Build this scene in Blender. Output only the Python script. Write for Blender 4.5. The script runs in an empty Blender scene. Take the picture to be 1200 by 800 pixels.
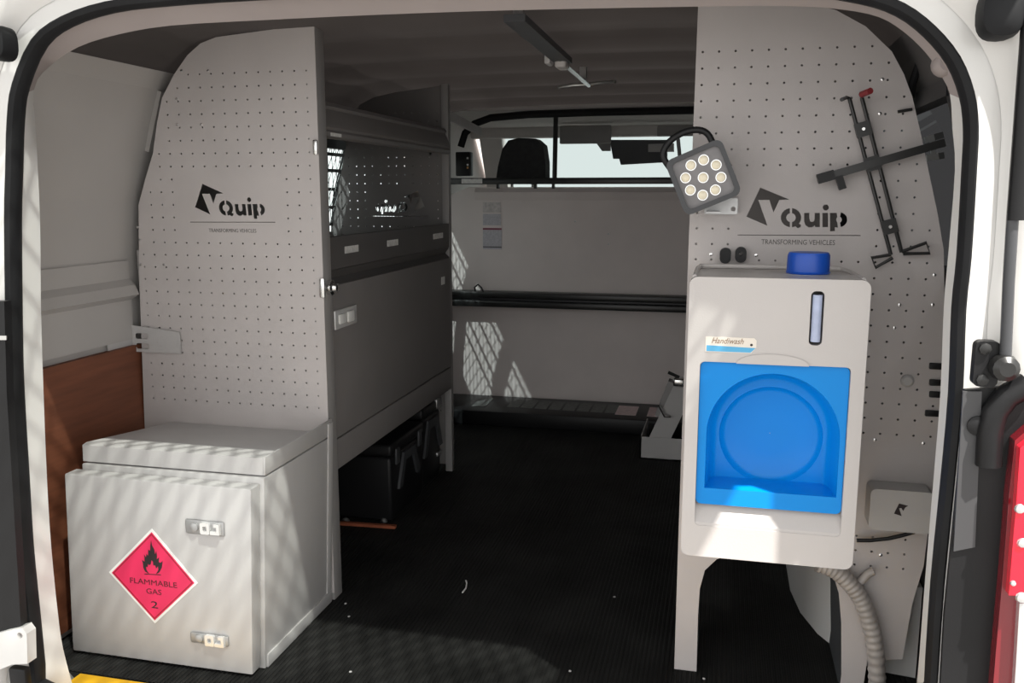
import bpy, bmesh, math, random
from mathutils import Vector, Matrix
from mathutils.geometry import delaunay_2d_cdt
random.seed(4)
scene = bpy.context.scene
COL = scene.collection

# ------------------------------------------------------------------ camera
F_PX = 1035.0
PITCH = math.atan(175 / F_PX)
YAW = math.atan(250 * math.cos(PITCH) / F_PX)
CAM = Vector((0, 0, 1.0))
cd = bpy.data.cameras.new('camera'); cam = bpy.data.objects.new('camera', cd); COL.objects.link(cam)
cd.sensor_width = 36.0; cd.lens = 36.0 * F_PX / 1200.0; cd.clip_start = 0.02
cam.location = CAM; cam.rotation_euler = (math.pi / 2 - PITCH, 0, YAW)
scene.camera = cam
# ------------------------------------------------------------------ world, sun, exposure
w = bpy.data.worlds.new('overcast_sky'); scene.world = w; w.use_nodes = True
bg = w.node_tree.nodes['Background']; bg.inputs[0].default_value = (0.97, 0.965, 0.95, 1); bg.inputs[1].default_value = 1.0
vs = scene.view_settings
vs.view_transform = 'Standard'; vs.look = 'None'; vs.gamma = 1.0; vs.use_curve_mapping = False
vs.exposure = 0.80

def aim(o, d):
    o.rotation_euler = Vector(d).to_track_quat('-Z', 'Y').to_euler()
sd = bpy.data.lights.new('sun', 'SUN'); sd.energy = 6.0; sd.angle = math.radians(0.8); sd.color = (1.0, 0.96, 0.9)
sun = bpy.data.objects.new('sun', sd); COL.objects.link(sun); aim(sun, (-1.2, 1.0, -2.9)); sun.location = (3, -4, 12)
# added spot lamp in place of reflected sun, aimed through the mesh side window
GD = Vector((0.45, 0.95, -0.95)).normalized()
gl = bpy.data.lights.new('glint_stand_in', 'SPOT'); gl.energy = 1300; gl.spot_size = math.radians(9); gl.spot_blend = 0.1
gl.shadow_soft_size = 0.03; gl.color = (0.95, 1.0, 0.98)
go = bpy.data.objects.new('glint_stand_in', gl); COL.objects.link(go); go.location = Vector((-1.42, 3.42, 1.0)) - GD * 8; aim(go, GD)

# ------------------------------------------------------------------ pixel helpers (1200 x 800)
FW = Vector((-math.sin(YAW) * math.cos(PITCH), math.cos(YAW) * math.cos(PITCH), -math.sin(PITCH)))
RT = Vector((math.cos(YAW), math.sin(YAW), 0)); UP = RT.cross(FW)
def ray(p): return FW + RT * ((p[0] - 600) / F_PX) - UP * ((p[1] - 400) / F_PX)
def atY(p, y): r = ray(p); return CAM + r * (y / r.y)
def atX(p, x): r = ray(p); return CAM + r * (x / r.x)
def atZ(p, z=0.0): r = ray(p); return CAM + r * ((z - CAM.z) / r.z)
def xz(p, y): q = atY(p, y); return (q.x, q.z)

# ------------------------------------------------------------------ materials
MATS = {}
def mat(name, col, rough=0.5, metal=0.0, var=0.0, vscale=8.0, bump=0.0, bscale=300.0, spec=0.5, coat=0.0, stretch=None, spots=None):
    if name in MATS: return MATS[name]
    m = bpy.data.materials.new(name); m.use_nodes = True; nt = m.node_tree; b = nt.nodes['Principled BSDF']
    b.inputs['Base Color'].default_value = (*col, 1); b.inputs['Roughness'].default_value = rough
    b.inputs['Metallic'].default_value = metal; b.inputs['Specular IOR Level'].default_value = spec
    b.inputs['Coat Weight'].default_value = coat
    if var or bump:
        tc = nt.nodes.new('ShaderNodeTexCoord'); mp = nt.nodes.new('ShaderNodeMapping')
        nt.links.new(tc.outputs['Object'], mp.inputs[0])
        if stretch: mp.inputs['Scale'].default_value = stretch
    if var:
        n = nt.nodes.new('ShaderNodeTexNoise'); n.inputs['Scale'].default_value = vscale; n.inputs['Detail'].default_value = 6
        nt.links.new(mp.outputs[0], n.inputs['Vector'])
        r = nt.nodes.new('ShaderNodeValToRGB'); nt.links.new(n.outputs['Fac'], r.inputs[0])
        lo = [max(0, c * (1 - var)) for c in col]; hi = [min(1, c * (1 + var)) for c in col]
        r.color_ramp.elements[0].position = 0.3; r.color_ramp.elements[1].position = 0.7
        r.color_ramp.elements[0].color = (*lo, 1); r.color_ramp.elements[1].color = (*hi, 1)
        nt.links.new(r.outputs[0], b.inputs['Base Color'])
    if bump:
        n2 = nt.nodes.new('ShaderNodeTexNoise'); n2.inputs['Scale'].default_value = bscale; n2.inputs['Detail'].default_value = 3
        nt.links.new(mp.outputs[0], n2.inputs['Vector'])
        bp = nt.nodes.new('ShaderNodeBump'); bp.inputs['Strength'].default_value = bump; bp.inputs['Distance'].default_value = 0.002
        nt.links.new(n2.outputs['Fac'], bp.inputs['Height']); nt.links.new(bp.outputs[0], b.inputs['Normal'])
    MATS[name] = m; return m
def glass(name, tint, gloss=0.06):
    m = bpy.data.materials.new(name); m.use_nodes = True; nt = m.node_tree; nt.nodes.clear()
    o = nt.nodes.new('ShaderNodeOutputMaterial'); t = nt.nodes.new('ShaderNodeBsdfTransparent'); g = nt.nodes.new('ShaderNodeBsdfGlossy')
    mx = nt.nodes.new('ShaderNodeMixShader'); t.inputs[0].default_value = (*tint, 1); g.inputs['Roughness'].default_value = 0.02
    mx.inputs[0].default_value = gloss
    nt.links.new(t.outputs[0], mx.inputs[1]); nt.links.new(g.outputs[0], mx.inputs[2]); nt.links.new(mx.outputs[0], o.inputs[0])
    MATS[name] = m; return m

GREYP = mat('grey_powder_coat', (0.52, 0.485, 0.475), 0.55, var=0.04, bump=0.15, bscale=500)
LIGHTP = mat('light_grey_powder_coat', (0.48, 0.47, 0.465), 0.45, var=0.03, bump=0.12, bscale=450)
DKEDGE = mat('grey_coated_edge', (0.30, 0.29, 0.285), 0.5, var=0.04)
VANW = mat('white_van_paint', (0.74, 0.73, 0.71), 0.28, var=0.02, vscale=3, coat=0.4)
CABG = mat('shaded_grey_powder_coat', (0.205, 0.192, 0.188), 0.55, var=0.04, bump=0.15, bscale=500)  # grey coat darkened to hold the shade on cupboard and far panel
FASC = mat('dark_coat_and_shade', (0.10, 0.095, 0.093), 0.55, var=0.05)  # fascia tone, also the painted ledge shadow on the channel
WALLW = mat('interior_grey_paint', (0.44, 0.42, 0.405), 0.5, var=0.04, vscale=4)
LINER = mat('dark_grey_wall_liner', (0.085, 0.08, 0.078), 0.7, var=0.1, vscale=4)
BULK = mat('grey_bulkhead_paint', (0.74, 0.67, 0.65), 0.6, var=0.05, vscale=5, bump=0.1, bscale=250)
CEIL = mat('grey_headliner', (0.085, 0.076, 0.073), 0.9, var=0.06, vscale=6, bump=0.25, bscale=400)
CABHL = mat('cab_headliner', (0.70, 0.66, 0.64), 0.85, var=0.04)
HEAD = mat('beige_header_trim', (0.36, 0.315, 0.305), 0.7, var=0.04, bump=0.1)
RUB = mat('black_rubber', (0.012, 0.0125, 0.014), 0.6, var=0.2, vscale=12, spec=0.25)
MATB = mat('black_ribbed_rubber_mat', (0.015, 0.015, 0.0145), 0.7, var=0.5, vscale=5, bump=0.3, bscale=160, spec=0.2)
BLK = mat('black_plastic', (0.011, 0.011, 0.012), 0.42, var=0.15, bump=0.1, spec=0.3)
BLKM = mat('black_painted_metal', (0.018, 0.018, 0.018), 0.35, var=0.2, vscale=20)
DKG = mat('charcoal_plastic', (0.055, 0.057, 0.062), 0.45, var=0.1)
FAB = mat('charcoal_seat_fabric', (0.035, 0.036, 0.038), 0.9, var=0.2, vscale=60, bump=0.4, bscale=600)
CHR = mat('bright_metal', (0.78, 0.78, 0.77), 0.22, 1.0)
ZINC = mat('zinc_plated_steel', (0.50, 0.50, 0.50), 0.45, 1.0, var=0.08, vscale=30)
LAT = mat('satin_latch_plate', (0.42, 0.42, 0.42), 0.4, 0.45, var=0.06, vscale=30)
LATB = mat('bright_latch_catch', (0.85, 0.85, 0.84), 0.25, 0.45)
ALU = mat('brushed_aluminium', (0.50, 0.51, 0.50), 0.4, 0.85, var=0.05, vscale=20)
PLYB = mat('brown_faced_plywood', (0.165, 0.055, 0.026), 0.6, var=0.2, vscale=5, stretch=(1, 1, 12), bump=0.1, bscale=90)
WHP = mat('white_moulded_plastic', (0.535, 0.505, 0.49), 0.38, var=0.015, bump=0.12, bscale=350)
BLUE = mat('blue_basin_plastic', (0.0005, 0.24, 0.70), 0.3, var=0.03, vscale=4, spec=0.3)
BLUEC = mat('blue_cap_plastic', (0.01, 0.085, 0.50), 0.35)
PINK = mat('placard_red', (0.74, 0.024, 0.105), 0.45, var=0.03)
WHT = mat('white_label', (0.82, 0.82, 0.80), 0.5)
LBL = mat('grey_label', (0.80, 0.79, 0.77), 0.55, var=0.15, vscale=90)
INK = mat('black_ink', (0.02, 0.012, 0.014), 0.6)
INKG = mat('grey_engraving', (0.10, 0.095, 0.09), 0.6)
YEL = mat('yellow_tread_strip', (0.85, 0.47, 0.01), 0.6, var=0.06, vscale=40, bump=0.3, bscale=250)
CREAM = mat('cream_sticker', (0.80, 0.74, 0.66), 0.5)
SKYB = mat('light_blue_print', (0.10, 0.42, 0.70), 0.5)
BRN = mat('brown_print', (0.28, 0.17, 0.10), 0.6)
LEDM = mat('led_emitter', (0.95, 0.86, 0.66), 0.3, spec=0.8)
LENS = mat('grey_lamp_face', (0.22, 0.21, 0.215), 0.3, var=0.1, vscale=40)
REDL = mat('red_lamp_lens', (0.80, 0.004, 0.03), 0.12, coat=1.0)
REDD = mat('dark_red_lamp_rim', (0.20, 0.006, 0.014), 0.2, coat=1.0)
CLRL = mat('clear_lamp_reflector', (0.78, 0.78, 0.78), 0.12, 0.7)
REDT = mat('red_tip', (0.24, 0.025, 0.03), 0.5)
ORG = mat('orange_timber', (0.36, 0.10, 0.045), 0.7, var=0.2, vscale=30)
HOSE = mat('clear_grey_hose', (0.40, 0.37, 0.35), 0.3, var=0.15, vscale=30)
GAUGE = mat('gauge_tube', (0.42, 0.48, 0.66), 0.15, var=0.12, vscale=40, coat=0.8)
PAD = mat('grey_tread_pad', (0.17, 0.17, 0.165), 0.75, var=0.2, vscale=60)
PINKP = mat('pink_tread_pad', (0.72, 0.56, 0.56), 0.7, var=0.1, vscale=60)
PAPB = mat('pale_blue_paper', (0.50, 0.48, 0.52), 0.6, var=0.12, vscale=120)
PAPG = mat('grey_paper', (0.58, 0.54, 0.53), 0.6, var=0.18, vscale=90)
PAPR = mat('red_print_line', (0.22, 0.05, 0.08), 0.6)
ASPH = mat('pale_concrete_yard', (0.20, 0.195, 0.19), 0.9, var=0.12, vscale=3)
G_CLEAR = glass('clear_screen_glass', (0.44, 0.50, 0.495))
G_TINT = glass('tinted_gate_glass', (0.60, 0.62, 0.61))
G_SIDE = glass('tinted_side_glass', (0.80, 0.88, 0.87))
G_DARK = glass('privacy_glass', (0.025, 0.025, 0.026), 0.04)

# ------------------------------------------------------------------ geometry helpers
def link(name, bm, m, parent=None, smooth=False, mods=None):
    me = bpy.data.meshes.new(name); bmesh.ops.recalc_face_normals(bm, faces=bm.faces); bm.to_mesh(me); bm.free()
    if smooth:
        for p in me.polygons: p.use_smooth = True
        try: me.set_sharp_from_angle(angle=math.radians(38))
        except Exception: pass
    o = bpy.data.objects.new(name, me); COL.objects.link(o)
    if m: me.materials.append(m)
    if parent is not None: o.parent = parent; o.matrix_parent_inverse = parent.matrix_world.inverted() if False else Matrix.Translation(-parent.location)
    return o
def tag(o, label, cat, group=None):
    o['label'] = label; o['category'] = cat
    if group: o['group'] = group
    return o
def struct(o, label=None, cat=None):
    o['kind'] = 'structure'
    if label: o['label'] = label
    if cat: o['category'] = cat
    return o
def thing(name, loc, label, cat, group=None):
    o = bpy.data.objects.new(name, None); COL.objects.link(o); o.location = loc; o.empty_display_size = 0.05
    return tag(o, label, cat, group)
def a_box(bm, x0, x1, y0, y1, z0, z1, bev=0.0, seg=2):
    r = bmesh.ops.create_cube(bm, size=1.0)
    for v in r['verts']:
        v.co = Vector(((x0 + x1) / 2 + v.co.x * (x1 - x0), (y0 + y1) / 2 + v.co.y * (y1 - y0), (z0 + z1) / 2 + v.co.z * (z1 - z0)))
    if bev:
        es = list({e for v in r['verts'] for e in v.link_edges})
        bmesh.ops.bevel(bm, geom=es, offset=bev, segments=seg, affect='EDGES', profile=0.5)
def box(name, x0, x1, y0, y1, z0, z1, m, parent=None, bev=0.0, seg=2):
    bm = bmesh.new(); a_box(bm, min(x0, x1), max(x0, x1), min(y0, y1), max(y0, y1), min(z0, z1), max(z0, z1), bev, seg)
    return link(name, bm, m, parent, smooth=bev > 0)
def a_obox(bm, a, b, wid, thick, up=Vector((0, 0, 1))):
    """a bar from a to b: wid across, thick along `up`"""
    a = Vector(a); b = Vector(b); d = (b - a).normalized(); s = d.cross(up).normalized(); u = s.cross(d).normalized()
    vs_ = []
    for p in (a, b):
        for i, j in ((-1, -1), (1, -1), (1, 1), (-1, 1)): vs_.append(bm.verts.new(p + s * (i * wid / 2) + u * (j * thick / 2)))
    for f in ((0, 1, 2, 3), (7, 6, 5, 4), (0, 4, 5, 1), (1, 5, 6, 2), (2, 6, 7, 3), (3, 7, 4, 0)): bm.faces.new([vs_[i] for i in f])
def a_tube(bm, pts, r, n=10, closed=False, radii=None, squash=None):
    pts = [Vector(p) for p in pts]; rings = []; N = len(pts); prev = None
    for i, p in enumerate(pts):
        if closed: d = pts[(i + 1) % N] - pts[i - 1]
        else: d = pts[min(i + 1, N - 1)] - pts[max(i - 1, 0)]
        d.normalize()
        ref = prev if prev is not None else (Vector((0, 1, 0)) if abs(d.y) < 0.9 else Vector((0, 0, 1)))
        s = (ref - d * ref.dot(d)).normalized(); prev = s; t = d.cross(s)
        rr = radii[i] if radii else r; sq = squash or (1, 1)
        rings.append([bm.verts.new(p + s * (math.cos(a) * rr * sq[0]) + t * (math.sin(a) * rr * sq[1])) for a in [2 * math.pi * k / n for k in range(n)]])
    for i in range(N if closed else N - 1):
        A = rings[i]; B = rings[(i + 1) % N]
        for k in range(n): bm.faces.new((A[k], A[(k + 1) % n], B[(k + 1) % n], B[k]))
    if not closed:
        bm.faces.new(rings[0]); bm.faces.new(rings[-1][::-1])
def tube(name, pts, r, m, parent=None, n=10, closed=False, radii=None, squash=None):
    bm = bmesh.new(); a_tube(bm, pts, r, n, closed, radii, squash); return link(name, bm, m, parent, True)
def a_lathe(bm, prof, c, axis='z', n=32, cap=True):
    rings = []
    for r, h in prof:
        ring = []
        for k in range(n):
            a = 2 * math.pi * k / n; u, v = r * math.cos(a), r * math.sin(a)
            p = {'z': Vector((u, v, h)), 'y': Vector((u, h, v)), 'x': Vector((h, u, v))}[axis]
            ring.append(bm.verts.new(Vector(c) + p))
        rings.append(ring)
    for A, B in zip(rings, rings[1:]):
        for k in range(n): bm.faces.new((A[k], A[(k + 1) % n], B[(k + 1) % n], B[k]))
    if cap: bm.faces.new(rings[0]); bm.faces.new(rings[-1])
def lathe(name, prof, c, m, parent=None, axis='z', n=32, cap=True):
    bm = bmesh.new(); a_lathe(bm, prof, c, axis, n, cap); return link(name, bm, m, parent, True)
def ccw(p):
    a = sum(p[i - 1][0] * p[i][1] - p[i][0] * p[i - 1][1] for i in range(len(p)))
    return list(p) if a > 0 else list(p)[::-1]
def cdt_faces(outline, holes):
    outline = ccw(outline); holes = [ccw(h) for h in holes]
    vs_ = [Vector(p) for p in outline]; faces = [list(range(len(outline)))]
    for h in holes:
        b = len(vs_); vs_ += [Vector(p) for p in h]; faces.append(list(range(b, b + len(h))))
    V, E_, Fc, ov, oe, of = delaunay_2d_cdt(vs_, [], faces, 1, 1e-6)
    return V, [f for f, o in zip(Fc, of) if 0 in o and all(i == 0 for i in o)]
def a_plate(bm, outline, holes, y0, y1, to3=None):
    """flat plate in x-z between depths y0 and y1, with real openings"""
    to3 = to3 or (lambda p, d: Vector((p[0], d, p[1])))
    V, Fc = cdt_faces(outline, holes)
    A = [bm.verts.new(to3(v, y0)) for v in V]; B = [bm.verts.new(to3(v, y1)) for v in V]
    cnt = {}
    for f in Fc:
        bm.faces.new([A[i] for i in f]); bm.faces.new([B[i] for i in reversed(f)])
        for i in range(len(f)):
            e = (f[i], f[(i + 1) % len(f)]); cnt[e] = 1
    for (i, j) in list(cnt):
        if (j, i) not in cnt: bm.faces.new((A[j], A[i], B[i], B[j]))
    loose = [v for v in bm.verts if not v.link_faces]
    for v in loose: bm.verts.remove(v)
def plate(name, outline, holes, y0, y1, m, parent=None, to3=None, smooth=False):
    bm = bmesh.new(); a_plate(bm, outline, holes, y0, y1, to3); return link(name, bm, m, parent, smooth)
def TOX(p, d): return Vector((d, p[0], p[1]))       # plate in y-z, depth along x
def TOZ(p, d): return Vector((p[0], p[1], d))       # plate in x-y, depth along z
def circ(c, r, n=8, a0=0.0): return [(c[0] + r * math.cos(a0 + 2 * math.pi * k / n), c[1] + r * math.sin(a0 + 2 * math.pi * k / n)) for k in range(n)]
def rrect(x0, x1, z0, z1, r, n=4):
    out = []
    for cx, cz, a in ((x1 - r, z1 - r, 0), (x0 + r, z1 - r, 90), (x0 + r, z0 + r, 180), (x1 - r, z0 + r, 270)):
        for k in range(n + 1):
            t = math.radians(a + 90 * k / n); out.append((cx + r * math.cos(t), cz + r * math.sin(t)))
    return out
def inside(p, poly):
    c = False; j = len(poly) - 1
    for i in range(len(poly)):
        (xi, yi), (xj, yj) = poly[i], poly[j]
        if (yi > p[1]) != (yj > p[1]) and p[0] < (xj - xi) * (p[1] - yi) / (yj - yi) + xi: c = not c
        j = i
    return c
def edge_dist(p, poly):
    best = 9
    for i in range(len(poly)):
        a = Vector(poly[i]); b = Vector(poly[(i + 1) % len(poly)]); q = Vector(p); d = b - a
        t = max(0, min(1, (q - a).dot(d) / max(d.length_squared, 1e-12))); best = min(best, (q - a - d * t).length)
    return best
def text(name, s, size, M4, m, parent=None, depth=0.0006, shear=0.0, space=1.0, width=None):
    cu = bpy.data.curves.new(name, 'FONT'); cu.body = s; cu.size = size; cu.align_x = 'CENTER'; cu.align_y = 'CENTER'; cu.extrude = depth; cu.shear = shear; cu.space_character = space
    cu.resolution_u = 3
    tmp = bpy.data.objects.new(name + '_tmp', cu); COL.objects.link(tmp)
    dg = bpy.context.evaluated_depsgraph_get(); dg.update()
    me = bpy.data.meshes.new_from_object(tmp.evaluated_get(dg))
    bpy.data.objects.remove(tmp); bpy.data.curves.remove(cu)
    if width:
        xs = [v.co.x for v in me.vertices]; k = width / (max(xs) - min(xs))
        for v in me.vertices: v.co.x *= k
    me.transform(M4)
    me.materials.clear(); me.materials.append(m); me.name = name
    o = bpy.data.objects.new(name, me); COL.objects.link(o)
    if parent is not None: o.parent = parent; o.matrix_parent_inverse = Matrix.Translation(-parent.location)
    return o
def face_rear(x, y, z, rot=0.0):     # text standing in the x-z plane, read from the rear of the van
    return Matrix.Translation((x, y, z)) @ Matrix.Rotation(rot, 4, 'Y') @ Matrix.Rotation(math.pi / 2, 4, 'X')
def sub(parent_part, o, root):       # sub-part: parented under a part whose own frame sits at the root
    o.parent = parent_part; o.matrix_parent_inverse = parent_part.matrix_world.inverted(); return o
def under(part, o):
    o.parent = part
    o.matrix_parent_inverse = (part.matrix_parent_inverse.copy() if False else Matrix.Identity(4))
    o.matrix_parent_inverse = world_of(part).inverted(); return o
def world_of(o):
    m = o.matrix_basis.copy() if False else Matrix.LocRotScale(o.location, o.rotation_euler, o.scale)
    if o.parent is not None: return world_of(o.parent) @ o.matrix_parent_inverse @ m
    return m

# ================================================================== THE VAN
XC = -0.5
# --- yard
yard = box('ground', -16, 16, -16, 18, -0.72, -0.62, ASPH); struct(yard)
# --- floor: ribbed rubber
bm = bmesh.new(); x = -1.44; prof = []
while x < 0.44:
    prof += [(x, -0.0018), (x + 0.0045, -0.0018), (x + 0.0052, 0.0), (x + 0.0093, 0.0)]; x += 0.010
ra = [bm.verts.new((px, 1.468, pz)) for px, pz in prof]; rb = [bm.verts.new((px, 3.93, pz)) for px, pz in prof]
for i in range(len(prof) - 1): bm.faces.new((ra[i], ra[i + 1], rb[i + 1], rb[i]))
a_box(bm, -1.44, 0.44, 1.468, 3.93, -0.03, -0.004)
floor = struct(link('floor', bm, MATB))
# --- side walls and ceiling swept from one cross-section
SEC = [(0.93, -0.03), (0.93, 0.40), (0.93, 0.68), (0.925, 0.84), (0.905, 0.98), (0.852, 1.165), (0.825, 1.24), (0.80, 1.28)]
def side(name, sgn, ys, holes, m):
    bm = bmesh.new(); g = [[bm.verts.new((XC + sgn * sx, y, sz)) for sx, sz in SEC] for y in ys]
    for i in range(len(ys) - 1):
        for j in range(len(SEC) - 1):
            if (i, j) in holes: continue
            bm.faces.new((g[i][j], g[i + 1][j], g[i + 1][j + 1], g[i][j + 1]))
    h = [[bm.verts.new((XC + sgn * (sx + 0.03), y, sz)) for sx, sz in SEC] for y in ys]
    for i in range(len(ys) - 1):
        for j in range(len(SEC) - 1):
            if (i, j) in holes: continue
            bm.faces.new((h[i][j], h[i][j + 1], h[i + 1][j + 1], h[i + 1][j]))
    o = link(name, bm, m); return struct(o)
wl = side('wall_left', -1, [1.46, 1.62, 1.95, 2.82, 3.80, 3.92], {(3, 2), (3, 3), (3, 4)}, WALLW)
wr = side('wall_right', 1, [1.46, 1.56, 2.62, 2.95, 3.75, 3.92], {(1, 3), (1, 4), (3, 3), (3, 4)}, LINER)
bm = bmesh.new()
half = [(0.81, 1.27), (0.795, 1.288), (0.77, 1.312), (0.72, 1.345), (0.60, 1.362), (0.3, 1.368)]
csec = [(XC - a, b) for a, b in half] + [(XC, 1.37)] + [(XC + a, b) for a, b in reversed(half)]
ys = [1.42 + k * 0.0445 for k in range(57)]
g = []
for y in ys:
    k = 0.006 * math.cos((y - 1.42) * 2 * math.pi / 0.36) + (0.004 if ((y - 1.42) % 0.36) < 0.06 else 0)
    g.append([bm.verts.new((cx_, y, cz + (k if 1 < i < len(csec) - 2 else 0))) for i, (cx_, cz) in enumerate(csec)])
for i in range(len(ys) - 1):
    for j in range(len(csec) - 1): bm.faces.new((g[i][j], g[i][j + 1], g[i + 1][j + 1], g[i + 1][j]))
bmesh.ops.solidify(bm, geom=bm.faces[:], thickness=-0.025)
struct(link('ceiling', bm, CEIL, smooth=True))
# folded sheet metal of the left rear quarter: recessed upper blank, ledge below it
bm = bmesh.new()
a_plate(bm, rrect(1.485, 1.895, 0.64, 0.835, 0.004), [], -1.4298, -1.420, TOX)
prof = [(-1.4298, 0.80), (-1.406, 0.775), (-1.396, 0.752), (-1.420, 0.738)]
A = [bm.verts.new((a, 1.485, b)) for a, b in prof]; B = [bm.verts.new((a, 1.895, b)) for a, b in prof]
for i in range(3): bm.faces.new((A[i], A[i + 1], B[i + 1], B[i]))
bm.faces.new(A); bm.faces.new(B)
under(wl, link('quarter_panel_fold', bm, WALLW, smooth=False))
bm = bmesh.new(); a_obox(bm, (-1.375, 1.93, 1.10), (-1.33, 1.93, 1.24), 0.03, 0.02, Vector((0, 1, 0)))
under(wl, link('roof_bow_bracket', bm, WALLW))
# --- side windows: frame, pane and mesh guard
def mesh_guard(name, y0, y1, z0, z1, xf, m, parent, dy=0.030, dz=0.058, r=0.0016, to=None):
    to = to or (lambda u, v: Vector((xf(v), u, v)))
    bm = bmesh.new(); sl = dz / dy; n = int((y1 - y0 + (z1 - z0) / sl) / dy) + 2
    for s in (1, -1):
        for k in range(-n, n * 2):
            c = y0 + k * dy
            if s > 0: ta, tb = max(y0, c), min(y1, c + (z1 - z0) / sl); f = lambda u: z0 + (u - c) * sl
            else: ta, tb = max(y0, c - (z1 - z0) / sl), min(y1, c); f = lambda u: z0 + (c - u) * sl
            if tb - ta < 0.004: continue
            a_obox(bm, to(ta, f(ta)), to(tb, f(tb)), r * 2, r * 1.2, Vector((1, 0, 0.01)) if parent is not None and to.__name__ == '<lambda>' else Vector((0, 0, 1)))
    o = link(name, bm, m); o['kind'] = 'stuff'
    if parent is not None: under(parent, o)
    return o
def wall_x(z):   # left wall surface as a function of height
    pts = SEC
    for (a, za), (b, zb) in zip(pts, pts[1:]):
        if za <= z <= zb: return XC - (a + (b - a) * (z - za) / (zb - za))
    return XC - 0.80
def side_window(name, sgn, y0, y1, z0, z1, gm, mid=None):
    X = lambda z: XC + sgn * (XC - wall_x(z))
    bm = bmesh.new()
    zs = [z for z in (z0, 0.84, 0.98, z1) if z >= z0]; zs = sorted(set(zs))
    va = [[bm.verts.new((X(z) + sgn * 0.012, y, z)) for y in (y0, y1)] for z in zs]
    for A, B in zip(va, va[1:]): bm.faces.new((A[0], A[1], B[1], B[0]))
    o = struct(link(name, bm, gm))
    fr = bmesh.new()
    for a, b in (((y0, z0), (y1, z0)), ((y0, z1), (y1, z1)), ((y0, z0), (y0, z1)), ((y1, z0), (y1, z1))) + ((((mid, z0), (mid, z1)),) if mid else ()):
        steps = 4
        for k in range(steps):
            p = [(a[0] + (b[0] - a[0]) * t, a[1] + (b[1] - a[1]) * t) for t in (k / steps, (k + 1) / steps)]
            a_obox(fr, (X(p[0][1]) - sgn * 0.004, *p[0]), (X(p[1][1]) - sgn * 0.004, *p[1]), 0.03, 0.03, Vector((1, 0, 0)))
    under(o, link('window_frame', fr, BLK)); return o, X
w1, X1 = side_window('window_1', -1, 2.82, 3.80, 0.68, 1.165, G_SIDE, 3.40)
mesh_guard('mesh_guard', 2.83, 3.79, 0.69, 1.16, lambda z: X1(z) + 0.012, BLKM, w1, 0.034, 0.085, 0.0013)
bm = bmesh.new(); a_obox(bm, (X1(0.68) + 0.004, 3.095, 0.68), (X1(0.98) + 0.004, 3.095, 0.98), 0.03, 0.045, Vector((0, 1, 0))); a_obox(bm, (X1(0.98) + 0.004, 3.095, 0.98), (X1(1.165) + 0.004, 3.095, 1.165), 0.03, 0.045, Vector((0, 1, 0))); under(w1, link('mullion', bm, BLK))
w2, X2 = side_window('window_2', 1, 1.56, 2.62, 0.84, 1.165, G_DARK)
w3, X3 = side_window('window_3', 1, 2.95, 3.75, 0.84, 1.165, G_DARK, 3.4)
# flat guard bars seen bright against the left window
for z in (0.885, 0.945, 1.01, 1.075, 1.13):
    bm = bmesh.new(); a_obox(bm, (X1(z) + 0.02, 2.82, z), (X1(z) + 0.02, 3.8, z), 0.012, 0.004, Vector((1, 0, 0)))
    under(w1, link('guard_bar', bm, BLKM))
# --- brown plywood lining on the left
ply = box('plywood_lining', -1.427, -1.412, 1.50, 1.97, 0.02, 0.625, PLYB); tag(ply, 'brown plywood lining sheet on the side wall behind the gas cabinet', 'panel')

# --- front bulkhead
bk = struct(plate('wall_front', [(-1.42, 0.0), (0.42, 0.0), (0.42, 0.95), (0.36, 1.022), (-1.13, 1.022), (-1.21, 0.99), (-1.42, 0.90)], [], 3.90, 3.915, BULK))
bm = bmesh.new()
vv = [bm.verts.new(p) for p in ((-1.10, 3.897, 0.965), (0.36, 3.897, 0.965), (0.36, 3.884, 1.0), (-1.10, 3.884, 1.0), (0.36, 3.905, 1.022), (-1.10, 3.905, 1.022))]
bm.faces.new((vv[0], vv[1], vv[2], vv[3])); bm.faces.new((vv[3], vv[2], vv[4], vv[5]))
under(bk, link('top_fold', bm, BULK))
for px, py in ((674, 259.5), (706, 226), (713, 274), (713, 286)):
    q = atY((px, py), 3.899); under(bk, lathe('rivet', [(0.004, 0), (0.003, -0.003)], q, ZINC, None, 'y', 8))
# arched black seal where roof meets the cab
pts = [atY(p, 3.86) for p in ((540, 172), (545, 156), (556, 145), (575, 138), (620, 134), (700, 131.5), (815, 129), (930, 129), (1010, 134), (1050, 150))]
o = tube('trim_1', pts, 0.016, RUB, None, 8); struct(o)
# cab shell
bm = bmesh.new()
a_box(bm, -1.42, 0.42, 3.895, 5.02, 1.356, 1.40)
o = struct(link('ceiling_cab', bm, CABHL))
bm = bmesh.new()
for s in (-1, 1):
    X = XC + s * 0.88
    a_obox(bm, (X, 3.95, 0.6), (X, 3.95, 1.36), 0.16, 0.10, Vector((0, 1, 0)))          # B pillar
    a_obox(bm, (XC + s * 0.87, 5.62, 0.66), (XC + s * 0.815, 5.0, 1.36), 0.08, 0.13, Vector((1, 0, 0)))   # A pillar
a_box(bm, -1.45, 0.45, 4.95, 5.03, 1.30, 1.37, 0.01)
struct(link('wall_cab', bm, CABHL))
struct(box('floor_cab', -1.42, 0.42, 3.93, 5.7, -0.06, 0.0, BLK))
for s_, nm in ((-1, 'wall_cab_left'), (1, 'wall_cab_right')):
    struct(plate(nm, [(3.93, 0.0), (5.72, 0.0), (5.72, 0.72), (5.45, 1.37), (3.93, 1.37)], [], XC + s_ * 0.92, XC + s_ * 0.94, CABHL, None, TOX))
bm = bmesh.new(); a_box(bm, -1.40, 0.40, 5.2, 5.7, 0.3, 0.72, 0.04); struct(link('wall_dashboard', bm, mat('grey_dash', (0.22, 0.21, 0.205), 0.7), smooth=True))
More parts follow.
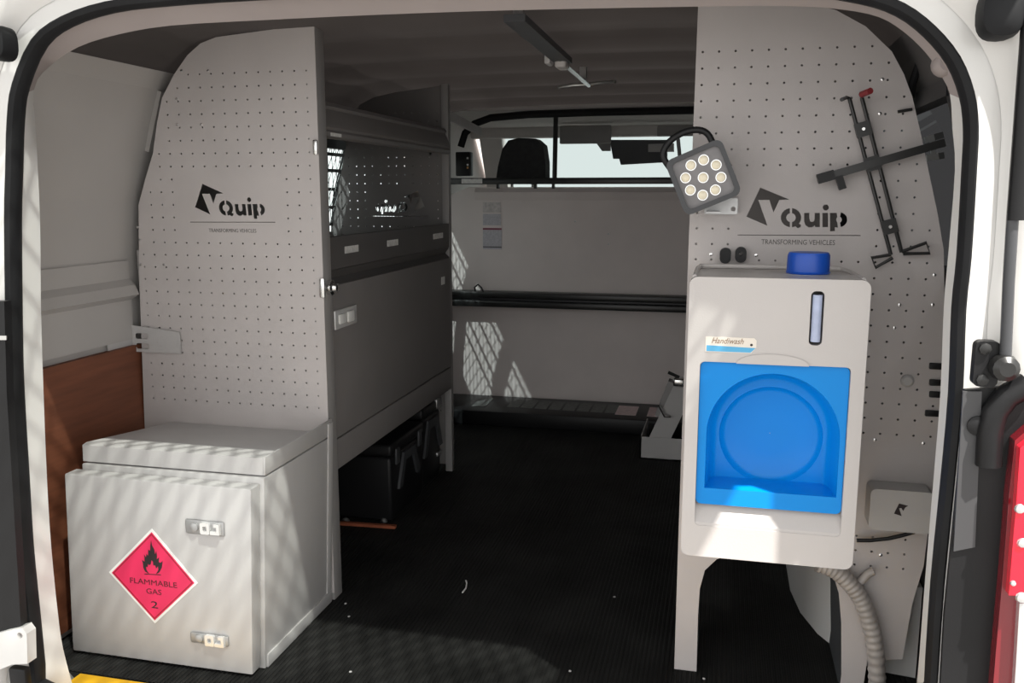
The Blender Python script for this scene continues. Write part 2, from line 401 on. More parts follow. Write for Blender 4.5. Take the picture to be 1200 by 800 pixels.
bm = bmesh.new(); vv = [bm.verts.new(p) for p in ((-1.38, 5.62, 0.66), (0.38, 5.62, 0.66), (0.30, 5.0, 1.33), (-1.30, 5.0, 1.33))]; bm.faces.new(vv)
struct(link('window_4', bm, G_CLEAR))
# --- rear opening: outer body skin, seal, inner return trim
SEAL = [(49, 800), (41, 720), (33, 640), (28, 560), (22, 460), (20, 395), (18.5, 260), (20, 200), (22, 140), (28, 100), (50, 50), (84, 24), (135, 7), (200, -1), (300, -8), (450, -14), (600, -18), (800, -20), (930, -16), (1010, -5), (1055, 10), (1090, 36), (1118, 70), (1134, 110), (1139, 150), (1137, 200), (1131, 300), (1125, 360), (1121, 460), (1112, 560), (1100, 680), (1092, 800)]
INNER = [(86, 806), (74, 760), (68, 720), (60, 640), (55, 560), (51, 460), (48, 360), (47, 260), (43, 170), (40, 105), (58, 78), (92, 55), (140, 40), (200, 30), (300, 24), (450, 17), (600, 12), (800, 8), (920, 7), (985, 11), (1030, 20), (1060, 38), (1085, 62), (1100, 84), (1113, 110), (1116, 150), (1119, 200), (1111, 300), (1106, 360), (1102, 460), (1094, 560), (1084, 680), (1075, 800)]
def smooth_path(pts, k=3):
    out = []; P = pts; n = len(P)
    for i in range(n - 1):
        p0 = P[max(i - 1, 0)]; p1 = P[i]; p2 = P[i + 1]; p3 = P[min(i + 2, n - 1)]
        for s in range(k):
            t = s / k
            out.append(tuple(0.5 * ((2 * p1[a]) + (-p0[a] + p2[a]) * t + (2 * p0[a] - 5 * p1[a] + 4 * p2[a] - p3[a]) * t * t + (-p0[a] + 3 * p1[a] - 3 * p2[a] + p3[a]) * t ** 3) for a in range(2)))
    return out + [P[-1]]
seal_xz = [xz(p, 1.37) for p in smooth_path(SEAL)]
lo = [(seal_xz[0][0] + 0.01, -0.02)]; hi = [(seal_xz[-1][0] - 0.01, -0.02)]
ring = seal_xz + [(0.30, 0.12), (0.25, 0.0), (0.15, -0.045), (-1.05, -0.045), (-1.15, -0.03), (-1.20, 0.0)]
bm = bmesh.new(); a_tube(bm, [(p[0], 1.362, p[1]) for p in ring], 0.014, 10, True, squash=(1.3, 0.92))
struct(link('trim_2', bm, RUB, smooth=True))
wrear = struct(plate('wall_rear', [(-1.80, -0.45), (0.82, -0.45), (0.82, 1.20), (0.70, 1.48), (-1.68, 1.48), (-1.80, 1.20)], [ring], 1.345, 1.375, VANW))
# pressed step of the body skin around the opening
def grow(path, d):
    c = Vector((XC + 0.05, 0.62)); out = []
    n = len(path)
    for i in range(n):
        t = Vector(path[(i + 1) % n]) - Vector(path[i - 1]); t.normalize(); nn = Vector((-t.y, t.x))
        if nn.dot(Vector(path[i]) - c) < 0: nn = -nn
        out.append(tuple(Vector(path[i]) + nn * d))
    return out
bm = bmesh.new()
r0 = grow(seal_xz, 0.030); r1 = grow(seal_xz, 0.050); r2 = grow(seal_xz, 0.085)
R = [[bm.verts.new((p[0], y, p[1])) for p in r] for r, y in ((r0, 1.344), (r1, 1.325), (r2, 1.318), (grow(seal_xz, 0.20), 1.322), (grow(seal_xz, 0.21), 1.35))]
for A, B in zip(R, R[1:]):
    for i in range(len(A) - 1): bm.faces.new((A[i], A[i + 1], B[i + 1], B[i]))
under(wrear, link('gutter_flange', bm, VANW, smooth=True))
# inner return (pillar trims white, header beige)
inn = smooth_path(INNER)
inn_xz = [xz(p, 1.425) for p in inn]
def ring_strip(name, i0, i1, m, seal_y=1.372, y1=1.425, y2=1.475):
    bm = bmesh.new()
    n = len(inn_xz); js = range(i0, i1)
    A = []; B = []; C = []
    for i in js:
        t = i / (n - 1) * (len(seal_xz) - 1); k = min(int(t), len(seal_xz) - 2); fr = t - k
        s = Vector(seal_xz[k]).lerp(Vector(seal_xz[k + 1]), fr)
        A.append(bm.verts.new((s.x, seal_y, s.y))); B.append(bm.verts.new((inn_xz[i][0], y1, inn_xz[i][1])))
    out2 = grow(inn_xz, 0.055)
    for i in js: C.append(bm.verts.new((out2[i][0], y2, out2[i][1])))
    for P_, Q in ((A, B), (B, C)):
        for i in range(len(P_) - 1): bm.faces.new((P_[i], P_[i + 1], Q[i + 1], Q[i]))
    return link(name, bm, m, None, True)
n = len(inn_xz)
iL = 3 * 9; iR = 3 * 24
struct(ring_strip('trim_3', 0, iL + 1, VANW)); struct(ring_strip('trim_4', iL, iR + 1, HEAD)); struct(ring_strip('trim_5', iR, n, VANW))
# end knob of the header trim
q = atY((1108, 75), 1.42); under(bpy.data.objects['trim_4'], lathe('header_end_cap', [(0.012, -0.02), (0.017, -0.012), (0.018, 0.01), (0.012, 0.02)], q, HEAD, None, 'y', 16))
# wall returns closing the gap between trim and side walls
for s, nm in ((-1, 'trim_6'), (1, 'trim_7')):
    struct(plate(nm, [(XC + s * 0.915, -0.03), (XC + s * 0.97, -0.03), (XC + s * 0.97, 1.10), (XC + s * 0.90, 1.26), (XC + s * 0.85, 1.26), (XC + s * 0.89, 1.06), (XC + s * 0.915, 0.86)], [], 1.462, 1.48, WALLW if s < 0 else BLK))
# sill and yellow tread strip
struct(box('trim_8', -1.25, 0.35, 1.37, 1.468, -0.05, -0.004, BLK, None, 0.004))
yl = box('tread_strip', -1.285, 0.30, 1.385, 1.463, -0.0035, -0.0005, YEL, None, 0.001); tag(yl, 'yellow non-slip tread strip along the rear sill', 'tread strip')
# wheel arch on the right
bm = bmesh.new()
wa = [(0.20, 2.9), (0.20, 2.22), (0.215, 2.10), (0.245, 2.0), (0.30, 1.90), (0.36, 1.86), (0.425, 1.85), (0.425, 2.9)]
a_plate(bm, wa, [], 0.0, 0.20, TOZ)
bmesh.ops.bevel(bm, geom=[e for e in bm.edges if len(e.link_faces) == 2 and e.calc_face_angle(0) > 1.0 and abs(e.verts[0].co.z - 0.2) < 1e-4 and abs(e.verts[1].co.z - 0.2) < 1e-4], offset=0.05, segments=4, affect='EDGES')
struct(link('trim_9', bm, VANW, smooth=True))
# --- raised tailgate above the opening
gate = thing('door_1', (XC, 1.37, 1.485), 'raised white tailgate with a glazed and mesh-guarded window', 'tailgate'); gate['kind'] = 'structure'; del gate['category']
GA = math.radians(14)
def gp(u, v, d=0.0):    # u across, v away from the hinge, d up from the skin
    return Vector((XC + u, 1.37 - v * math.cos(GA), 1.485 + v * math.sin(GA) + d))
GT = lambda p, d: gp(p[0], p[1], d)
bm = bmesh.new(); a_plate(bm, rrect(-0.97, 0.97, 0.0, 1.18, 0.02), [rrect(-0.85, 0.85, 0.025, 0.62, 0.02)], 0.0, 0.05, GT); link('gate_shell', bm, VANW, gate)
bm = bmesh.new(); a_plate(bm, rrect(-0.86, 0.86, 0.015, 0.63, 0.02), [], 0.03, 0.034, GT); link('gate_glass', bm, G_TINT, gate)
bm = bmesh.new(); sl = 1.9; dy = 0.050
for s in (1, -1):
    for k in range(-40, 60):
        c = -0.85 + k * dy
        
        v0, v1 = 0.025, 0.62
        u0, u1 = c, c + s * (v1 - v0) / sl
        seg = [(u0, v0), (u1, v1)]
        ts = [0.0, 1.0]
        if abs(u1 - u0) > 1e-6:
            for lim in (-0.85, 0.85):
                t = (lim - u0) / (u1 - u0)
                if 0 < t < 1: ts.append(t)
        ts.sort()
        for ta, tb in zip(ts, ts[1:]):
            um = u0 + (u1 - u0) * (ta + tb) / 2
            if abs(um) > 0.85 or tb - ta < 0.01: continue
            a_obox(bm, gp(u0 + (u1 - u0) * ta, v0 + (v1 - v0) * ta, 0.006), gp(u0 + (u1 - u0) * tb, v0 + (v1 - v0) * tb, 0.006), 0.006, 0.004)
o = link('mesh_guard', bm, BLKM, gate); o['kind'] = 'stuff'

# ================================================================== PERFORATED PANELS
LOGO_PX = {'v': [(232, 72), (488, 178), (400, 182), (348, 292), (312, 182), (215, 182), (295, 408), (110, 328)],
           'u': [(618, 295), (664, 295), (664, 345), (672, 370), (688, 374), (706, 366), (710, 345), (710, 295), (756, 295), (756, 420), (714, 420), (712, 404), (690, 422), (655, 422), (630, 405), (618, 372)],
           'i': [(778, 295), (828, 295), (828, 420), (778, 420)]}
def arc(c, rx, ry, a0, a1, n=9): return [(c[0] + rx * math.cos(math.radians(a0 + (a1 - a0) * k / n)), c[1] - ry * math.sin(math.radians(a0 + (a1 - a0) * k / n))) for k in range(n + 1)]
qc = (502, 337)
LOGO_PX['q1'] = arc(qc, 90, 84, 96, 264) + arc(qc, 42, 40, 258, 102, 6)
LOGO_PX['q2'] = arc(qc, 90, 84, 84, -40) + [(592, 400), (585, 420), (560, 430), (540, 412)] + arc(qc, 90, 84, -70, -84, 2) + arc(qc, 42, 40, -78, 78, 6)
LOGO_PX['dot'] = arc((808, 248), 28, 27, 0, 330, 9)
pc = (925, 355)
LOGO_PX['p1'] = [(845, 295), (905, 295)] + arc(pc, 26, 28, 125, 235, 4) + [(915, 424), (888, 420), (888, 456), (845, 456)]
LOGO_PX['p2'] = arc(pc, 72, 66, 78, -78, 10) + arc(pc, 24, 27, -70, 70, 5)
LOGO_PX['line'] = [(32, 486), (1115, 491), (1115, 498), (32, 493)]
def logo_local():
    """logo polygons in metres relative to the tip of the diamond"""
    o = atY((860 + 232 / 7.5, 210 + 72 / 7.5), 1.77); out = []
    for k, pl in LOGO_PX.items():
        out.append([(q.x - o.x, q.z - o.z) for q in (atY((860 + a / 7.5, 210 + b / 7.5), 1.77) for a, b in pl)])
    return out
LOGO = logo_local()
def dedupe(poly):
    out = []
    for p in poly:
        if not out or (Vector(p) - Vector(out[-1])).length > 2e-4: out.append(p)
    if (Vector(out[0]) - Vector(out[-1])).length < 2e-4: out.pop()
    return out
def perforated(name, outline, y0, y1, anchor, logo_at, mirror, m, parent, zmin, skip=(), pitch=0.030, r=0.0024):
    holes = []; sgn = -1 if mirror else 1
    if logo_at:
        for pl in LOGO: holes.append(dedupe([(logo_at[0] + sgn * a, logo_at[1] + b) for a, b in pl]))
        lx0, lx1 = sorted((logo_at[0] - sgn * 0.055, logo_at[0] + sgn * 0.195)); lz0, lz1 = logo_at[1] - 0.125, logo_at[1] + 0.014
    xs0 = anchor[0] - 40 * pitch; zs0 = anchor[1] - 60 * pitch
    for i in range(80):
        for j in range(100):
            p = (xs0 + i * pitch, zs0 + j * pitch)
            if p[1] < zmin or p[1] > 1.278 or not inside(p, outline) or edge_dist(p, outline) < 0.012: continue
            if logo_at and lx0 < p[0] < lx1 and lz0 < p[1] < lz1: continue
            if any(a <= p[0] <= b and c <= p[1] <= d for a, b, c, d in skip): continue
            holes.append(circ(p, r, 6))
    return plate(name, outline, holes, y0, y1, m, parent)

# ================================================================== LEFT SHELVING UNIT
su = thing('shelving_unit', (-1.15, 2.43, 0.0), 'tall grey steel shelving unit with perforated end panels and a latched cupboard', 'shelving')
OUTL = [(-0.905, 1.369), (-1.15, 1.350), (-1.19, 1.338), (-1.226, 1.313), (-1.265, 1.27), (-1.300, 1.218), (-1.318, 1.16), (-1.334, 1.091), (-1.36, 1.03), (-1.383, 0.969), (-1.395, 0.80), (-1.41, 0.412), (-1.41, 0.02), (-0.905, 0.02)]
nearL = xz((237.6, 215.2), 1.9)
p0 = xz((359.5, 82.7), 1.9)
ep = perforated('end_panel', OUTL, 1.898, 1.900, p0, nearL, False, GREYP, su, 0.47)
farV = (-1.045, 1.005)
OUTF = [(-0.925, 1.36), (-1.12, 1.340), (-1.20, 1.325), (-1.255, 1.30), (-1.285, 1.25), (-1.303, 1.20), (-1.312, 1.155), (-1.347, 1.0), (-1.379, 0.84), (-1.40, 0.40), (-1.40, 0.02), (-0.925, 0.02)]
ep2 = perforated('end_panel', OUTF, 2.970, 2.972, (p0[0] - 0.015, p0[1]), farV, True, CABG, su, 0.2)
text('lettering', 'TRANSFORMING VEHICLES', 0.0125, face_rear(nearL[0] + 0.073, 1.8978, nearL[1] - 0.110), INKG, su, 0.0002, width=0.125)
SCR = [(213, 83), (244, 83), (207, 116), (208, 146), (236, 146), (161, 266), (164, 281), (165, 310), (192, 310)]
scr_me = None
def screw(p, y, parent, r=0.0035, mt=CHR):
    q = atY(p, y); return lathe('screw', [(r, 0), (r * 0.9, -0.0015), (r * 0.4, -0.0022)], q, mt, parent, 'y', 10)
for p in SCR: screw(p, 1.898, su)
box('post', -0.930, -0.905, 1.9002, 1.945, 0.0, 1.372, DKEDGE, su, 0.002)
box('post', -0.950, -0.925, 2.948, 2.9695, 0.0, 1.36, DKEDGE, su, 0.002)
box('post', -1.40, -1.375, 1.902, 1.94, 0.0, 0.86, DKEDGE, su); box('post', -1.40, -1.375, 2.93, 2.968, 0.0, 0.86, DKEDGE, su)
# upper shelf with rolled front rail
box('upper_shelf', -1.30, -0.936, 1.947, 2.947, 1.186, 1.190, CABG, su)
bm = bmesh.new()
prof = [(-0.945, 1.215), (-0.936, 1.212), (-0.930, 1.203), (-0.936, 1.196), (-0.928, 1.180), (-0.920, 1.160), (-0.918, 1.152), (-0.922, 1.146), (-0.918, 1.140), (-0.918, 1.131), (-0.924, 1.127), (-0.936, 1.127), (-0.945, 1.135)]
A = [bm.verts.new((a, 1.947, b)) for a, b in prof]; B = [bm.verts.new((a, 2.946, b)) for a, b in prof]
for i in range(len(prof)): bm.faces.new((A[i], A[(i + 1) % len(prof)], B[(i + 1) % len(prof)], B[i]))
bm.faces.new(A); bm.faces.new(B[::-1])
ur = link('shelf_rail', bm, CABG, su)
q = atX((394, 158), -0.917); under(ur, box('shelf_label', -0.9179, -0.9165, q.y - 0.03, q.y + 0.03, 1.1315, 1.1395, LBL))
# middle shelf ledge with labels
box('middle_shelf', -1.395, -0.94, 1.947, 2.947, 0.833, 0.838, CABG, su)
mf = box('shelf_fascia', -0.940, -0.925, 1.947, 2.947, 0.812, 0.893, FASC, su, 0.003)
for y0, yw in ((2.111, 0.085), (2.402, 0.085), (2.821, 0.10)):
    under(mf, box('shelf_label', -0.9252, -0.9238, y0 - yw / 2, y0 + yw / 2, 0.8475, 0.865, LBL))
# cupboard
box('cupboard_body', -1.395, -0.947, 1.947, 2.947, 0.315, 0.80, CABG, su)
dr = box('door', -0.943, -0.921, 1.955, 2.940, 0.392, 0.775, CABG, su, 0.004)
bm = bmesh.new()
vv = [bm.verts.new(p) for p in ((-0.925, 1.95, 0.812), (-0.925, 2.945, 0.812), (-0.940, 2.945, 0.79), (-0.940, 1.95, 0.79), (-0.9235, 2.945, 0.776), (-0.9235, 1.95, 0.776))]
bm.faces.new(vv[:4]); bm.faces.new((vv[3], vv[2], vv[4], vv[5])); link('ledge_shade_channel', bm, FASC, su)  # dark colour paints the shadow band under the ledge
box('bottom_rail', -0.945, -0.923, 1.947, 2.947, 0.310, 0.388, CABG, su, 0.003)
def latch_x(root, yc, zc, xf):   # recessed toggle latch on a face looking towards +x
    b = box('latch', xf, xf + 0.006, yc - 0.07, yc + 0.062, zc - 0.024, zc + 0.024, LATB, None, 0.003); under(root, b)
    return b
lt = latch_x(dr, 2.05, 0.690, -0.921)
box_l = [box('latch', -0.9150, -0.911, 1.998, 2.035, 0.678, 0.702, WHT, None, 0.002), box('latch', -0.9150, -0.909, 2.045, 2.085, 0.676, 0.704, WHT, None, 0.004)]
for b in box_l: b.name = 'toggle'; b.parent = dr; b.matrix_parent_inverse = world_of(dr).inverted()
q = atX((519, 329), -0.921); under(dr, box('tag', -0.921, -0.9195, q.y - 0.018, q.y + 0.018, q.z - 0.012, q.z + 0.014, WHT))
lathe('lock_knob', [(0.018, 0.0), (0.018, 0.012), (0.012, 0.016), (0.010, 0.024), (0.004, 0.026)], (-0.905, 1.923, 0.778), CHR, su, 'x', 16)
kn = bmesh.new(); a_box(kn, -0.913, -0.899, 1.890, 1.899, 0.756, 0.803, 0.004); link('lock_cap', kn, CHR, su, True)
kn = bmesh.new(); a_box(kn, -0.917, -0.905, 1.891, 1.899, 1.083, 1.118, 0.004); link('stay_cap', kn, CHR, su, True)
tube('hook', [(-0.99, 2.965, 1.19), (-0.99, 2.955, 1.175), (-0.99, 2.953, 1.135), (-0.99, 2.945, 1.128)], 0.004, BLKM, su, 8)
# grey stay bar from the unit to the bulkhead corner
bm = bmesh.new(); qa = atX((533, 140), -0.94); a_obox(bm, (-0.955, 2.99, 1.268), (-1.06, 3.86, 1.262), 0.006, 0.035); sb = link('stay_bar', bm, GREYP); tag(sb, 'flat grey stay bar running from the shelving to the bulkhead corner', 'stay bar')
# slotted bracket between side wall and end panel
bm = bmesh.new()
bx0, bz0 = xz((168, 384), 1.89); bx1, bz1 = xz((212, 415), 1.89)
a_plate(bm, [(-1.425, 0.608), (bx1, 0.608), (bx1, 0.662), (-1.39, 0.672), (-1.425, 0.675)], [rrect(-1.412, -1.376, 0.641, 0.655, 0.004, 2), rrect(-1.412, -1.376, 0.616, 0.630, 0.004, 2)], 1.890, 1.8925)
a_box(bm, -1.425, -1.422, 1.80, 1.8925, 0.608, 0.675)
sbk = link('slotted_bracket', bm, LIGHTP); tag(sbk, 'slotted grey steel bracket joining the perforated panel to the side wall', 'bracket')

# ================================================================== GAS CABINET
gc = thing('gas_cabinet', (-1.135, 1.72, 0.0), 'white steel gas cabinet with a red flammable gas placard and two latches', 'cabinet')
bm = bmesh.new()
a_box(bm, -1.345, -0.913, 1.5675, 1.893, 0.0, 0.424, 0.003)
sp = [(1.572, 0.428), (1.572, 0.464), (1.585, 0.467), (1.893, 0.432), (1.893, 0.424)]
A = [bm.verts.new((-1.345, a, b)) for a, b in sp]; B = [bm.verts.new((-0.9175, a, b)) for a, b in sp]
for i in range(5): bm.faces.new((A[i], A[(i + 1) % 5], B[(i + 1) % 5], B[i]))
bm.faces.new(A); bm.faces.new(B[::-1])
a_box(bm, -0.9175, -0.9130, 1.572, 1.893, 0.428, 0.467, 0.001)
body = link('body', bm, LIGHTP, gc, True)
box('side_flange', -0.914, -0.9095, 1.575, 1.893, 0.0, 0.030, LIGHTP, gc, 0.0015); box('side_seam', -0.914, -0.9105, 1.868, 1.893, 0.03, 0.46, LIGHTP, gc, 0.001)
gd = box('door', -1.358, -0.921, 1.529, 1.5665, 0.006, 0.4125, LIGHTP, gc, 0.004)
def latch_y(px0, px1, root, y):
    a = atY(px0, y); b = atY(px1, y); x0, x1, z0, z1 = a.x, b.x, b.z, a.z; cz = (z0 + z1) / 2; W = x1 - x0
    pl = box('latch', x0, x1, y - 0.004, y, z0, z1, LAT, None, 0.003); under(root, pl)
    o = lathe('rivet', [(0.010, 0), (0.009, -0.004), (0.004, -0.006)], (x0 + W * 0.24, y - 0.004, cz), LAT, None, 'y', 14); under(root, o)
    bm = bmesh.new(); a_plate(bm, rrect(x0 + W * 0.42, x0 + W * 0.66, cz - 0.012, cz + 0.012, 0.003, 2), [rrect(x0 + W * 0.49, x0 + W * 0.59, cz - 0.005, cz + 0.005, 0.002, 2)], y - 0.010, y - 0.004); under(root, link('toggle', bm, LATB))
    bm = bmesh.new(); a_plate(bm, [(x0 + W * 0.68, cz - 0.011), (x0 + W * 0.92, cz - 0.011), (x0 + W * 0.92, cz + 0.012), (x0 + W * 0.78, cz + 0.012), (x0 + W * 0.78, cz + 0.005), (x0 + W * 0.85, cz + 0.005), (x0 + W * 0.85, cz - 0.004), (x0 + W * 0.68, cz - 0.004)], [], y - 0.011, y - 0.004); under(root, link('catch', bm, LATB))
latch_y((218, 607), (264, 628), gd, 1.529); latch_y((224, 739), (269, 757), gd, 1.529)
for o in (body, gd) + tuple(c for c in gc.children if c.name.startswith('side_')):
    for v in o.data.vertices: v.co.x += 0.045 * v.co.z
# placard
pcn = [xz(p, 1.529) for p in ((178, 619), (232, 683), (182, 730), (128, 670))]
cxp = sum(p[0] for p in pcn) / 4; czp = sum(p[1] for p in pcn) / 4
pl_w = plate('placard', pcn, [], 1.5278, 1.5292, WHT); under(gd, pl_w)
def shr(k): return [(cxp + (p[0] - cxp) * k, czp + (p[1] - czp) * k) for p in pcn]
o = plate('placard_field', shr(0.93), [], 1.5272, 1.5279, PINK); under(gd, o)
o = plate('placard_border', shr(0.90), [shr(0.87)], 1.5268, 1.5273, mat('dark_red_border', (0.35, 0.008, 0.03), 0.5)); under(gd, o)
def pk(a, b): return xz((120 + a / 6.15, 610 + b / 6.15), 1.529)      # crop of the placard to door plane
flame = [(355, 140), (362, 175), (378, 205), (384, 240), (392, 215), (398, 250), (396, 275), (412, 262), (410, 295), (422, 300), (438, 288), (432, 335), (415, 368), (390, 382), (408, 350), (405, 325), (392, 340), (385, 318), (372, 318), (368, 290), (358, 280), (352, 312), (340, 316), (332, 305), (330, 330), (318, 328), (322, 352), (340, 378), (312, 362), (300, 335), (296, 300), (290, 280), (308, 292), (308, 265), (305, 240), (318, 262), (322, 235), (334, 250), (335, 205), (348, 215), (350, 175)]
o = plate('flame_print', [pk(*p) for p in flame], [], 1.5267, 1.5273, INK); under(gd, o)
o = plate('flame_base', [pk(*p) for p in ((308, 378), (425, 384), (425, 389), (308, 383))], [], 1.5267, 1.5273, INK); under(gd, o)
tilt = math.radians(3)
for s, c, wd, sz in (('FLAMMABLE', (370, 445), 335, 0.017), ('GAS', (375, 510), 108, 0.017), ('2', (380, 605), 48, 0.022)):
    a = pk(c[0] - wd / 2, c[1]); b = pk(c[0] + wd / 2, c[1]); m4 = pk(*c)
    o = text('placard_lettering', s, sz, face_rear(m4[0], 1.5269, m4[1], 0.0), mat('dark_red_ink', (0.10, 0.006, 0.014), 0.6) if s != '2' else INK, None, 0.0002, width=(b[0] - a[0])); under(gd, o)

# ================================================================== RIGHT PERFORATED PANEL
pp = thing('perforated_panel', (0.17, 1.77, 0.0), 'tall grey perforated end panel with a cut-out logo behind the wash station', 'panel')
AR = [xz(p, 1.77) for p in ((816, 790), (818, 720), (820, 690), (826, 668), (840, 655), (862, 648), (900, 645), (940, 647), (963, 655), (976, 672), (983, 695), (986, 730), (986, 790), (984, 806))]
AR[0] = (AR[0][0], 0.0); AR[-1] = (AR[-1][0], 0.0)
lx = xz((790, 786), 1.77)[0]
OUTR = [(lx, 0.0), (-0.067, 0.33), (-0.066, 0.9), (-0.063, 1.345), (0.14, 1.338), (0.183, 1.325), (0.235, 1.295), (0.282, 1.25), (0.305, 1.21), (0.322, 1.170), (0.345, 1.09), (0.361, 1.030), (0.380, 0.96), (0.395, 0.895), (0.408, 0.75), (0.412, 0.55), (0.410, 0.40), (0.405, 0.28), (0.39, 0.20), (0.38, 0.08), (0.315, 0.07), (0.31, 0.0)] + AR[::-1]
logoR = xz((860 + 232 / 7.5, 210 + 72 / 7.5), 1.77)
p1 = xz((823.6, 61), 1.77)
perforated('panel_sheet', OUTR, 1.770, 1.772, p1, logoR, False, GREYP, pp, 0.27, skip=((-0.08, 0.5, 0.36, 0.52), (-0.04, 0.20, 0.0, 0.84)))
text('lettering', 'TRANSFORMING VEHICLES', 0.0135, face_rear(*(lambda q: (q.x, 1.7698, q.z))(atY((935, 284), 1.77))), INKG, pp, 0.0002, width=0.134)
bm = bmesh.new()
A = [bm.verts.new((a, 1.7722, b)) for a, b in AR]; B = [bm.verts.new((a, 1.965, b)) for a, b in AR]
for i in range(len(AR) - 1): bm.faces.new((A[i], A[i + 1], B[i + 1], B[i]))
bmesh.ops.solidify(bm, geom=bm.faces[:], thickness=0.002)
link('arch_return', bm, mat('slate_edge', (0.15, 0.155, 0.165), 0.5), pp, True)
bs = thing('backing_panel', (0.11, 2.31, 0.0), 'plain grey upright sheet seen through the cut-out logo of the wash station panel', 'panel')
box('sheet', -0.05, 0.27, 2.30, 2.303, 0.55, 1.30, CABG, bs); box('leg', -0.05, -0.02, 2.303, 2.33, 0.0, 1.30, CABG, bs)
for p in ((1034, 93), (1031, 133), (833, 298), (886, 299), (1095, 322), (1054, 357), (1093, 357), (1082, 519), (1025, 515), (1032, 650), (1048, 384)): screw(p, 1.770, pp, 0.0035)
q = atY((1063, 446), 1.77); lathe('button', [(0.012, 0), (0.012, -0.004), (0.008, -0.008)], q, LIGHTP, pp, 'y', 16)
# edge clips on the right edge
for a, b in ((1092, 428), (1092, 447), (1092, 461), (1087, 483)):
    q = atY((a, b), 1.775); 
    bm = bmesh.new(); a_box(bm, q.x - 0.006, q.x + 0.02, 1.765, 1.80, q.z - 0.006, q.z + 0.006, 0.002); link('edge_clip', bm, BLK, pp, True)
tube('cross_pin', [atY((1052, 131), 1.765), atY((1069, 128), 1.765)], 0.003, BLKM, pp, 6)
# grommets
for i, (px, py) in enumerate(((850, 299), (868, 298))):
    q = atY((px, py), 1.77)
    bm = bmesh.new(); a_plate(bm, rrect(q.x - 0.0105, q.x + 0.0105, q.z - 0.015, q.z + 0.015, 0.0100, 5), [circ((q.x, q.z + 0.002), 0.0038, 10)] if i else [], 1.754, 1.7698)
    o = link('cable_grommet', bm, BLK, None, True)
    tag(o, ('solid oval black rubber stub', 'oval black rubber grommet with a hole')[i] + ' on the perforated panel above the wash station', 'grommet', 'pair of black grommets above the wash station')

# ================================================================== HAND WASH STATION
ws = thing('wash_station', (0.095, 1.63, 0.37), 'white plastic hand wash station with a blue basin and blue filler cap', 'wash station')
YF = 1.50
c4 = [xz(p, YF) for p in ((812, 323), (1020, 333), (1000, 668), (794, 651))]
X0, X1_, Z0, Z1 = (c4[0][0] + c4[3][0]) / 2, (c4[1][0] + c4[2][0]) / 2, 0.371, 0.861
hb = [xz(p, YF) for p in ((820, 421), (998, 433), (986, 606), (815, 591))]
hx0, hx1, hz0, hz1 = (hb[0][0] + hb[3][0]) / 2, (hb[1][0] + hb[2][0]) / 2, (hb[2][1] + hb[3][1]) / 2, (hb[0][1] + hb[1][1]) / 2
gq = [xz(p, YF) for p in ((951, 341), (963, 405))]
bm = bmesh.new()
a_plate(bm, rrect(X0, X1_, Z0, Z1, 0.014, 5), [rrect(hx0, hx1, hz0 - 0.036, hz1, 0.008, 4), rrect(gq[0][0], gq[1][0], gq[1][1], gq[0][1], 0.0075, 5)], YF, 1.59)
edges = [e for e in bm.edges if len(e.link_faces) == 2 and e.calc_face_angle(0) > 1.2 and all(abs(v.co.y - YF) < 1e-5 for v in e.verts)]
bmesh.ops.bevel(bm, geom=edges, offset=0.0035, segments=3, affect='EDGES', clamp_overlap=True)
a_box(bm, X0 + 0.002, X1_ - 0.002, 1.588, 1.735, Z0 + 0.002, Z1 - 0.004, 0.010, 3)
bd = link('body', bm, WHP, ws, True)
# raised rim at the back of the top
bm = bmesh.new()
a_plate(bm, rrect(X0 + 0.006, X1_ - 0.03, Z1 - 0.02, Z1 + 0.0, 0.008, 4), [], 1.735, 1.742)
link('back_rim', bm, WHP, ws, True)
pts = [(X0 + 0.007, 1.53, Z1 - 0.003), (X0 + 0.007, 1.70, Z1 - 0.003), (X0 + 0.012, 1.722, Z1), (X0 + 0.025, 1.728, Z1), (X1_ - 0.05, 1.728, Z1), (X1_ - 0.02, 1.715, Z1), (X1_ - 0.008, 1.68, Z1 - 0.003), (X1_ - 0.008, 1.53, Z1 - 0.003)]
tube('top_rim', pts, 0.0045, WHP, ws, 8)
bm = bmesh.new()   # sloping lip under the basin
prof = [(YF + 0.05, hz0 + 0.001), (YF + 0.026, hz0 + 0.001), (YF + 0.020, hz0 - 0.003), (YF + 0.001, hz0 - 0.031), (YF + 0.001, hz0 - 0.037), (YF + 0.05, hz0 - 0.037)]
A = [bm.verts.new((hx0 - 0.001, a, b)) for a, b in prof]; B = [bm.verts.new((hx1 + 0.001, a, b)) for a, b in prof]
for i in range(6): bm.faces.new((A[i], A[(i + 1) % 6], B[(i + 1) % 6], B[i]))
bm.faces.new(A); bm.faces.new(B[::-1]); link('basin_lip', bm, WHP, ws)
bm = bmesh.new(); bmesh.ops.create_uvsphere(bm, u_segments=18, v_segments=10, radius=1.0)
qd = atY((903, 662), 1.56)
for v in bm.verts: v.co = Vector((qd.x + v.co.x * 0.030, 1.56 + v.co.y * 0.03, 0.375 + v.co.z * 0.012))
link('drain_boss', bm, WHP, ws, True)
